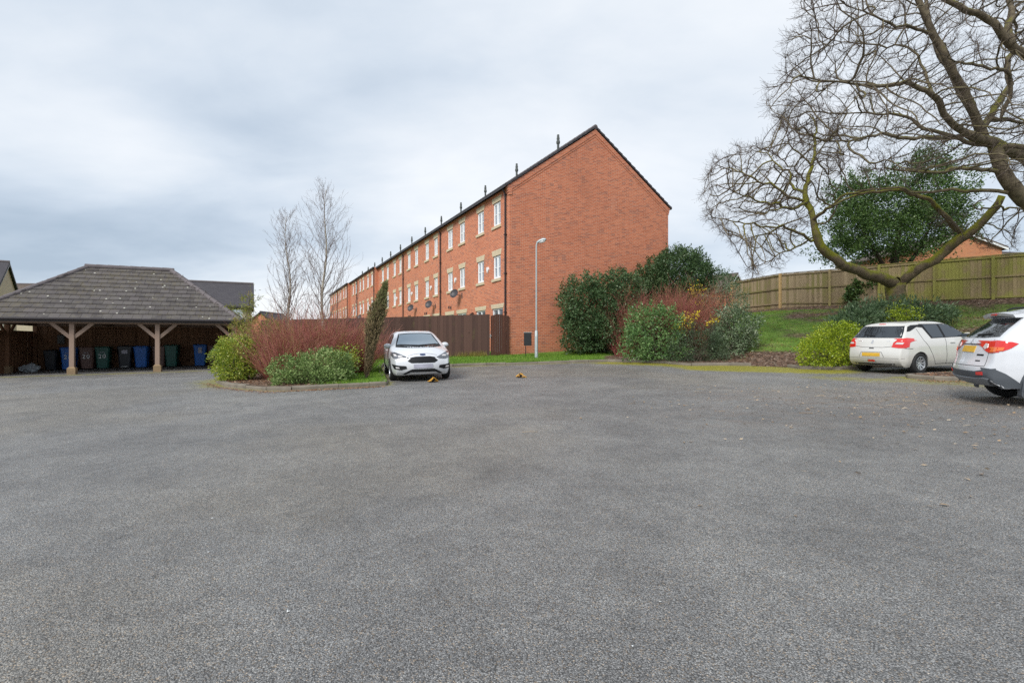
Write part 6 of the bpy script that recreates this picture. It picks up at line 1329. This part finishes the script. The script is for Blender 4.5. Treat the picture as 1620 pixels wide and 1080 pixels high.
bush('silvery_shrub', 'silvery grey-green shrub at the right end of the bank planting', 'shrub', [(1158, 520, 30, 30, 20.8, .8), (1174, 512, 22, 24, 20.9, .7), (1150, 548, 26, 24, 20.4, .6), (1156, 498, 14, 13, 21.3, .5), (1186, 535, 12, 14, 20.6, .4)], 'elaeagnus', 8500, .085, .45, seed=45, rough=.25)
bush('silvery_shrub', 'smaller silvery shrub top beneath the end of the bank fence, above the red stems', 'shrub', [(1142, 466, 26, 14, 23.5, .8), (1160, 476, 20, 14, 23.3, .7), (1125, 480, 16, 12, 23.2, .6)], 'elaeagnus', 2000, .08, .45, seed=46, rough=.25)
bush('round_shrub', 'small olive round shrub on the skyline between the laurel and the fence end', 'shrub', [(1143, 448, 20, 14, 30, 1.0), (1150, 440, 10, 8, 30, .6)], 'greygreen', 1800, .09, .5, seed=47)
for i_, (lm, lb) in enumerate((([(1085, 512, 13, 16, 20.6, .4), (1098, 500, 8, 8, 20.7, .3), (1079, 522, 8, 7, 20.5, .3)], 'yellow flowering twigs above the dark cotoneaster'),
                              ([(1101, 470, 8, 20, 22.4, .4), (1106, 455, 5, 8, 22.4, .3)], 'thin upright yellow spray in the middle of the upper red stems'), ([(1123, 512, 6, 5, 20.6, .25), (1130, 507, 4, 4, 20.6, .2)], 'small yellow flower cluster left of the silvery shrub'))):
    bush('forsythia', lb, 'shrub', lm, 'yellow_leaf', (300, 150, 60)[i_], .06, .6, seed=50 + i_, rough=.3, inner=.7)
bush('lime_shrub', 'rounded bright lime green shrub on the kerb left of the dusty white car', 'shrub', [(1316, 553, 42, 30, 17.3, .9), (1342, 542, 22, 28, 17.5, .8), (1292, 560, 22, 23, 17.1, .7), (1326, 532, 28, 20, 17.5, .8), (1305, 570, 34, 14, 16.9, .6), (1355, 565, 12, 18, 17.2, .5)], 'choisya', 19000, .058, .55, seed=55, rough=.16, kk=6, clump=.09)
bush('strap_leaf_plants', 'grey-green spreading shrub on the bank behind the dusty white car', 'shrub', [(1360, 503, 34, 14, 20.2, .9), (1405, 492, 42, 15, 21.0, 1.0), (1455, 497, 34, 12, 20.6, .9), (1345, 515, 20, 9, 19.6, .6), (1490, 500, 18, 7, 20.6, .5)], 'greygreen', 7500, .15, .24, seed=56, rough=.3, droop=-.3, stem=True).name = 'spreading_shrub'
bush('lime_shrub', 'small yellow-green patch of shrub amid the grey-green one above the car roof', 'shrub', [(1428, 497, 20, 9, 19.8, .5), (1418, 503, 14, 6, 19.6, .4)], 'choisya', 1500, .06, .5, seed=57)
bush('ivy', 'patch of ivy clinging to the fence boards left of the mossy trunk', 'ivy', [(1350, 460, 12, 10, 25.95, .10), (1362, 450, 16, 5, 25.8, .10), (1345, 470, 14, 6, 26.0, .12), (1378, 447, 8, 4, 25.5, .08)], 'ivy', 1100, .10, .8, seed=58, stem=False)

# island planting
bush('rounded_hedge', 'rounded yellow-green clipped hedge at the left end of the kerbed island', 'hedge', [(366, 567, 27, 31, 15.9, .65), (380, 553, 24, 18, 16.0, .6), (374, 585, 26, 20, 15.7, .6), (386, 565, 20, 26, 15.9, .6)], 'euonymus', 15000, .06, .42, seed=61, rough=.06, droop=.35, clump=.10)
bush('variegated_shrub', 'low spreading pale-edged green shrub at the front kerb of the island', 'shrub', [(468, 590, 34, 26, 14.3, .65), (515, 580, 36, 24, 14.8, .7), (495, 600, 42, 16, 14.1, .5), (540, 588, 20, 22, 15.0, .55), (452, 602, 20, 15, 13.9, .4)], 'variegated', 17000, .06, .5, seed=62, rough=.2, kk=7, clump=.10)
bush('euonymus_shrub', 'small yellowish shrub behind the right shoulder of the variegated shrub', 'shrub', [(548, 567, 20, 10, 16.0, .5), (535, 572, 14, 9, 15.8, .4)], 'euonymus', 1500, .06, .5, seed=63)
bush('bamboo', 'tall thin yellow-green leafy bamboo rising behind the hedge beside the shelter post', 'bamboo', [(386, 505, 13, 24, 18.6, .4), (393, 478, 9, 20, 18.8, .3), (405, 520, 20, 16, 18.3, .5), (375, 515, 9, 14, 18.7, .3), (388, 535, 20, 16, 18.2, .5), (428, 520, 22, 16, 18.6, .5)], 'bamboo', 2600, .11, .20, seed=64, rough=.35, inner=.7, droop=.3)
def canes(name, label, cat, spots, n, H, fan, mat, seed, olive=None, group=None, rad=.0055, twn=4, env=None):
    """thickets of thin upright stems; spots: (x, y, rx, ry, height factor)"""
    rng = np.random.default_rng(seed); x0, y0 = spots[0][0], spots[0][1]; root = empty(name, (x0, y0, gz(x0, y0) + BOXD), 0, label, cat, group); ch = {0: [], 1: []}
    w = np.array([s[2] * s[3] for s in spots]); w = w / w.sum()
    for i in range(n):
        s = spots[rng.choice(len(spots), p=w)]; a, q = rng.uniform(0, 6.283), math.sqrt(rng.random()); u, v = math.cos(a) * q, math.sin(a) * q
        x, y = s[0] + u * s[2] * .75, s[1] + v * s[3] * .75; b = np.array([x, y, gz(x, y) + BOXD - .03])
        d = np.array([u * fan + rng.normal(0, .16), v * fan + rng.normal(0, .16), 1.0]); d /= np.linalg.norm(d)
        L = H * s[4] * rng.uniform(.55, 1.08) * (1 - .22 * q * q); P = [b]; k = 6
        for j in range(k): d = d + rng.normal(0, .07, 3) + np.array([0, 0, .03]); d /= np.linalg.norm(d); P.append(P[-1] + d * L / k)
        g_ = 1 if olive and rng.random() < olive(x, y) else 0; ch[g_].append((np.array(P), np.linspace(rad * 1.3, rad * .45, k + 1)))
        for t in range(twn):
            j = rng.integers(2, k + 1); e = d + rng.normal(0, .5, 3); e[2] = abs(e[2]) * .9 + .25; e /= np.linalg.norm(e); l = L * rng.uniform(.12, .30); e2_ = e + rng.normal(0, .2, 3); e2_ /= np.linalg.norm(e2_)
            ch[g_].append((np.array([P[j], P[j] + e * l * .5, P[j] + e * l * .5 + e2_ * l * .5]), np.array([rad * .6, rad * .5, rad * .3])))
    O = np.array(root.location)
    chains_mesh('stem', ch[0], MT[mat], root, O)
    if ch[1]: chains_mesh('stem', ch[1], MT['dogwood_olive'], root, O)
    return root
canes('red_dogwood', 'big thicket of bare crimson dogwood stems filling the middle of the kerbed island', 'shrub', [(-6.7, 16.8, 1.0, 1.1, 1.0), (-7.4, 16.3, .5, .6, .85), (-5.9, 17.6, .9, 1.0, .95), (-5.5, 17.9, .6, .7, .85), (-7.4, 18.2, .9, .9, 1.0), (-6.6, 15.3, .7, .6, .72)], 2700, 2.2, .95, 'dogwood', 71,
      olive=lambda x, y: .65 if x < -6.9 and y > 16.5 else .22)
canes('red_dogwood', 'red stemmed dogwood thicket on the bank between the laurel hedge and silvery shrub', 'shrub', [(6.2, 22.9, 1.5, .8, 1.0), (7.9, 22.6, 1.2, .8, 1.0), (5.2, 23.3, .9, .7, .95), (7.4, 21.9, 1.1, .6, .85), (7.0, 21.5, .8, .4, .78)], 2700, 2.6, .45, 'dogwood', 72, olive=lambda x, y: .15)
canes('red_dogwood', 'low clump of dark red dogwood stems beside the foot of the laurel hedge', 'shrub', [(4.9, 22.4, .6, .5, 1.0)], 150, 1.3, .4, 'dogwood', 73)

def birch(name, label, px, ptop, D, seed, H, spread, r0=.085):
    rng = np.random.default_rng(seed); b = at(px, 560, D); b[2] = gz(b[0], b[1]) + BOXD - .05; top = at(ptop[0], ptop[1], D); ch = []
    root = empty(name, (b[0], b[1], b[2]), 0, label, 'tree', 'bare birches behind the island'); n = 26
    T = np.array([b + (top - b) * (i / n) + np.array([math.sin(i * .5 + seed) * .05, math.cos(i * .4) * .05, 0]) * (i > 0) for i in range(n + 1)]); ch.append((T, np.linspace(r0, .006, n + 1)))
    def br(p, d, L, r, lvl):
        k = 7 if lvl == 0 else 5; P = [p]
        for j in range(k): d = d + rng.normal(0, .10, 3) + np.array([0, 0, .09]); d /= np.linalg.norm(d); P.append(P[-1] + d * L / k)
        P = np.array(P); ch.append((P, np.linspace(r * .8, max(.0022, r * .2), k + 1)))
        if lvl < 2:
            for t in range(6 if lvl == 0 else 3):
                j = rng.integers(1, k + 1); e = (P[min(j + 1, k)] - P[j - 1]); e /= np.linalg.norm(e); e = e + rng.normal(0, .45, 3); e /= np.linalg.norm(e); br(P[j], e, L * rng.uniform(.25, .48), max(.0035, r * .5), lvl + 1)
    for i in range(60):
        f = .12 + .86 * (i / 60) ** .9; q = f * n; j = int(q); p = T[j] + (T[min(j + 1, n)] - T[j]) * (q - j); a = i * 2.4 + rng.uniform(-.5, .5); el = rng.uniform(.75, 1.1)
        d = np.array([math.cos(a) * math.cos(el), math.sin(a) * math.cos(el), math.sin(el)]); L = min(spread * .8, spread * (1 - f) ** .62) * rng.uniform(.75, 1.15) + .30; br(p, d, L, .004 + .019 * (1 - f), 0)
    O = np.array(root.location); chains_mesh('trunk', ch[:1], MT['birch'], root, O); chains_mesh('crown', ch[1:], MT['birch_twig'], root, O); return root
birch('birch_tree', 'taller bare birch with a pale slender trunk standing behind the red dogwood', 508, (517, 300), 20.2, 81, 7, 2.3)
birch('birch_tree', 'shorter bare birch at the left with finer crown, behind the red dogwood', 463, (452, 342), 20.8, 82, 6, 1.9, .06)

# leaning conifer
rng = np.random.default_rng(91); cb = at(579, 600, 15.6); cb[2] = gz(cb[0], cb[1]) + BOXD; ct = at(609, 457, 15.6); cr = empty('leaning_conifer', tuple(cb), 0, 'tall narrow browning conifer leaning right on the grass beside the white car', 'conifer tree')
Ps, Ds, ch = [], [], [(np.array([cb - [0, 0, .05], cb + (ct - cb) * .3, cb + (ct - cb) * .6, ct]), np.array([.05, .04, .025, .006]))]
ax = (ct - cb); HL = np.linalg.norm(ax); axn = ax / HL
for i in range(760):
    f = rng.random() ** .85 * .97; a = rng.uniform(0, 6.283); R_ = np.interp(f, [0, .12, .28, .48, .66, .82, .95], [.03, .09, .20, .36, .36, .20, .02]); u = np.array([math.cos(a), math.sin(a), 0]); s0 = cb + ax * f - np.array([1, 0, 0]) * (f - f ** 1.7) * .38
    e = s0 + u * R_ * rng.uniform(.45, 1.0) * .85 + axn * HL * rng.uniform(.07, .13); m_ = (s0 + e) / 2 + u * .05; ch.append((np.array([s0, m_, e]), np.array([.008, .005, .003])))
    for t in rng.random(34): 
        p = s0 * (1 - t) ** 2 + m_ * 2 * t * (1 - t) + e * t * t; Ps.append(p + rng.normal(0, .018, 3)); Ds.append(axn * 1.3 + u * .35 + rng.normal(0, .1, 3))
Ps, Ds = np.array(Ps), np.array(Ds); O = np.array(cr.location); V, F = leaf_quads(Ps - O, Ds * 1.6, .075, .22, rng, 0)
hgt = (Ps[:, 2] - cb[2]) / (ct[2] - cb[2]); np_mesh('foliage', V, F, MT['conifer'], cr, rnd=np.clip(rng.random(len(F)) * .55 + hgt * .75 - .15, 0, 1)); chains_mesh('stem', ch, MT['stem'], cr, O)

# ---------------------------------------------------------------- grass blades, fallen leaves and grit (nobody could count them)
def scatter_tri(name, label, cat, x, y, z, h, w, mat, seed, lean=.35, flat=False):
    rng = np.random.default_rng(seed); n = len(x); P = np.stack([x, y, z], 1)
    if flat:
        V, F = leaf_quads(P, rng.normal(0, 1, (n, 3)) * np.array([1, 1, .12]), h, .6, rng); V[:, 2] = np.repeat(z, 4) + np.abs(V[:, 2] - np.repeat(z, 4)) * .35
        o = np_mesh(name, V, F, MT[mat], None, rnd=rng.random(len(F)))
    else:
        a = rng.uniform(0, 6.283, n); hh = h * rng.uniform(.5, 1.3, n); sx, sy = np.cos(a) * w / 2, np.sin(a) * w / 2; lx, ly = rng.normal(0, lean, n) * hh, rng.normal(0, lean, n) * hh
        V = np.stack([P + np.stack([sx, sy, 0 * a], 1), P - np.stack([sx, sy, 0 * a], 1), P + np.stack([lx, ly, hh], 1)], 1).reshape(-1, 3)
        o = np_mesh(name, V, np.arange(3 * n).reshape(n, 3), MT[mat], None, rnd=rng.random(n))
    tag(o, label, cat, None, 'stuff'); return o
rng = np.random.default_rng(101)
def rnd_in(poly, n, cond=None):
    xs_, ys_ = [p[0] for p in poly], [p[1] for p in poly]; x = rng.uniform(min(xs_), max(xs_), n); y = rng.uniform(min(ys_), max(ys_), n); k = inpoly(x, y, poly) & inpoly(x, y, BEDPOLY)
    if cond is not None: k &= cond(x, y)
    return x[k], y[k]
lowsoil = lambda x, y: (soil_at(x, y) + rng.normal(0, .12, len(x))) < .42
x1, y1 = rnd_in([(-5.6, 13.4), (-3.3, 14.0), (-5.2, 21.4), (-2.2, 20.2), (2.4, 20.9), (6.2, 19.3), (5.5, 24.5), (-.2, 23.7), (-9, 23.2), (-6, 20), (-5.4, 15.5)], 60000, lowsoil)
x2, y2 = rnd_in([(5.0, 23.5), (8.4, 19.5), (10, 18.4), (15, 18.2), (22, 14), (21, 20), (14, 31)], 42000, lowsoil)
x, y = np.r_[x1, x2], np.r_[y1, y2]; scatter_tri('grass', 'short green grass on the verge, the island and the bank', 'grass', x, y, bed_z(x, y) - .01, .085, .016, 'grassblade', 1)
t = rng.random(5200); pfx = np.array([p[0] for p in pf]); x = -1.1 - t * 9.5; y = np.interp(-x, -pfx, [p[1] for p in pf]) - np.abs(rng.normal(.1, .10, len(x))); k = (np.sin(x * 3.0) + np.sin(x * 7.1) * .6 + rng.normal(0, .5, len(x))) > -.2; x, y = x[k], y[k]
xb, yb = rnd_in([(5.0, 23.5), (8.4, 19.5), (10, 18.4), (15, 18.2), (22, 14), (21, 20), (14, 31)], 22000, lambda x, y: bnoise(x, y, 1.1) + rng.normal(0, .3, len(x)) > .25)
scatter_tri('grass', 'pale dry grass tufts patched over the green bank', 'grass', xb, yb, bed_z(xb, yb) - .01, .10, .016, 'grassdry', 12, .45)
scatter_tri('grass', 'tall straw-coloured grass tufts along the foot of the brown fence', 'grass', x, y, bed_z(x, y) - .01, .26, .014, 'grassdry', 2, .22)
x, y = rnd_in([(4.8, 22.5), (8.4, 19.0), (9.4, 18.0), (12, 17.7), (17, 16), (22, 13), (22, 20), (12, 21.5)], 14000, lambda x, y: soil_at(x, y) + rng.normal(0, .15, len(x)) > .38)
x3, y3 = rnd_in([(-9.4, 17), (-8.2, 14.9), (-6.2, 13.4), (-4.5, 13.8), (-5, 15.5), (-8, 17.5)], 2500)
x4, y4 = rnd_in([(10.5, 13.6), (10.5, 12.9), (17, 11.8), (16.3, 15.2)], 3500)
x5, y5 = rnd_in([(14.3, 28.3), (15, 27.6), (18.5, 23.5), (21, 17.5), (20, 17.5), (17, 23)], 5000)
x, y = np.r_[x, x3, x4, x5], np.r_[y, y3, y4, y5]
x6, y6 = rnd_in([(8, 20), (10, 18.4), (14, 18.2), (22, 13), (21, 20), (14.5, 28)], 4200); x, y = np.r_[x, x6], np.r_[y, y6]
scatter_tri('fallen_leaves', 'brown leaf litter lying on the bank and under the shrubs', 'leaves', x, y, bed_z(x, y) + .004, .075, .05, 'dead_leaf', 3, flat=True)
n = 4200; x = rng.uniform(1.0, 13, n); y = rng.uniform(3.5, 13.5, n); k = (rng.random(n) < np.exp(-(((x - 7.0) / 3.8) ** 2 + ((y - 8.6) / 3.0) ** 2))) & ~inpoly(x, y, BEDPOLY); x, y = x[k], y[k]
scatter_tri('leaf_debris', 'scattered dry leaf scraps on the tarmac at the right', 'leaves', x, y, road_z(x, y) + .009, .05, .05, 'pale_leaf', 4, flat=True)
n = 1500; tt = rng.random(n); x = np.interp(tt, [0, .35, .7, 1], [-9.2, -6.2, -4.4, -3.5]) + rng.normal(0, .12, n); y = np.interp(x, [-9.2, -8.2, -7.1, -6.0, -4.6, -3.5], [15.7, 14.5, 13.6, 12.9, 13.4, 13.8]) - np.abs(rng.normal(0, .16, n))
x2 = rng.uniform(10.0, 13, 1200); y2 = 12.9 - (x2 - 10.2) * .22 - np.abs(rng.normal(.3, .35, 1200)); x2, y2 = x2[~inpoly(x2, y2, BEDPOLY)], y2[~inpoly(x2, y2, BEDPOLY)]; x, y = np.r_[x, x2], np.r_[y, y2]; k = ~inpoly(x, y, BEDPOLY); x, y = x[k], y[k]
scatter_tri('leaf_debris', 'dead leaves swept against the outside of the kerbs', 'leaves', x, y, road_z(x, y) + .009, .05, .05, 'dead_leaf', 5, flat=True)
def chips(n, area, size, mat, label, seed):
    r = np.random.default_rng(seed); V, F, b = [], [], 0
    for i in range(n):
        x, y = r.uniform(area[0], area[1]), area[2] + (area[3] - area[2]) * r.random() ** 1.3; z = rz_(x, y) + .004; s = size * r.uniform(.4, 1.2); p = r.normal(0, s, (4, 3)) * [1, 1, .35]; p[:, 2] = np.abs(p[:, 2]) + z; p[:, 0] += x; p[:, 1] += y; V.append(p); F += [(b, b + 1, b + 2), (b, b + 2, b + 3), (b, b + 3, b + 1), (b + 1, b + 3, b + 2)]; b += 4
    o = np_mesh('loose_grit', np.concatenate(V), F, MT[mat], None, rnd=r.random(len(F))); tag(o, label, 'grit', None, 'stuff')
chips(190, (-8, 9, 1.6, 12), .008, 'white_bit', 'tiny pale stone chips and crumbs lying about on the tarmac', 6)
rt_ = random.Random(8); m = MB()
for i in range(60):
    x = 8.0 + rt_.gauss(0, 3.0); y = 8.5 + rt_.gauss(0, 2.0)
    if inpoly(np.array([x]), np.array([y]), BEDPOLY)[0]: continue
    a = rt_.uniform(-.5, .5); L = rt_.uniform(.06, .22); z = rz_(x, y) + .012; m.tube([(x, y, z), (x + math.cos(a) * L * .5, y + math.sin(a) * L * .5, z + .01), (x + math.cos(a + .3) * L, y + math.sin(a + .3) * L, z)], .003, 4)
tag(m.build('fallen_twigs', MT['pale_leaf'], None, uv=False), 'short dry twigs lying on the tarmac at the right', 'twigs', None, 'stuff')
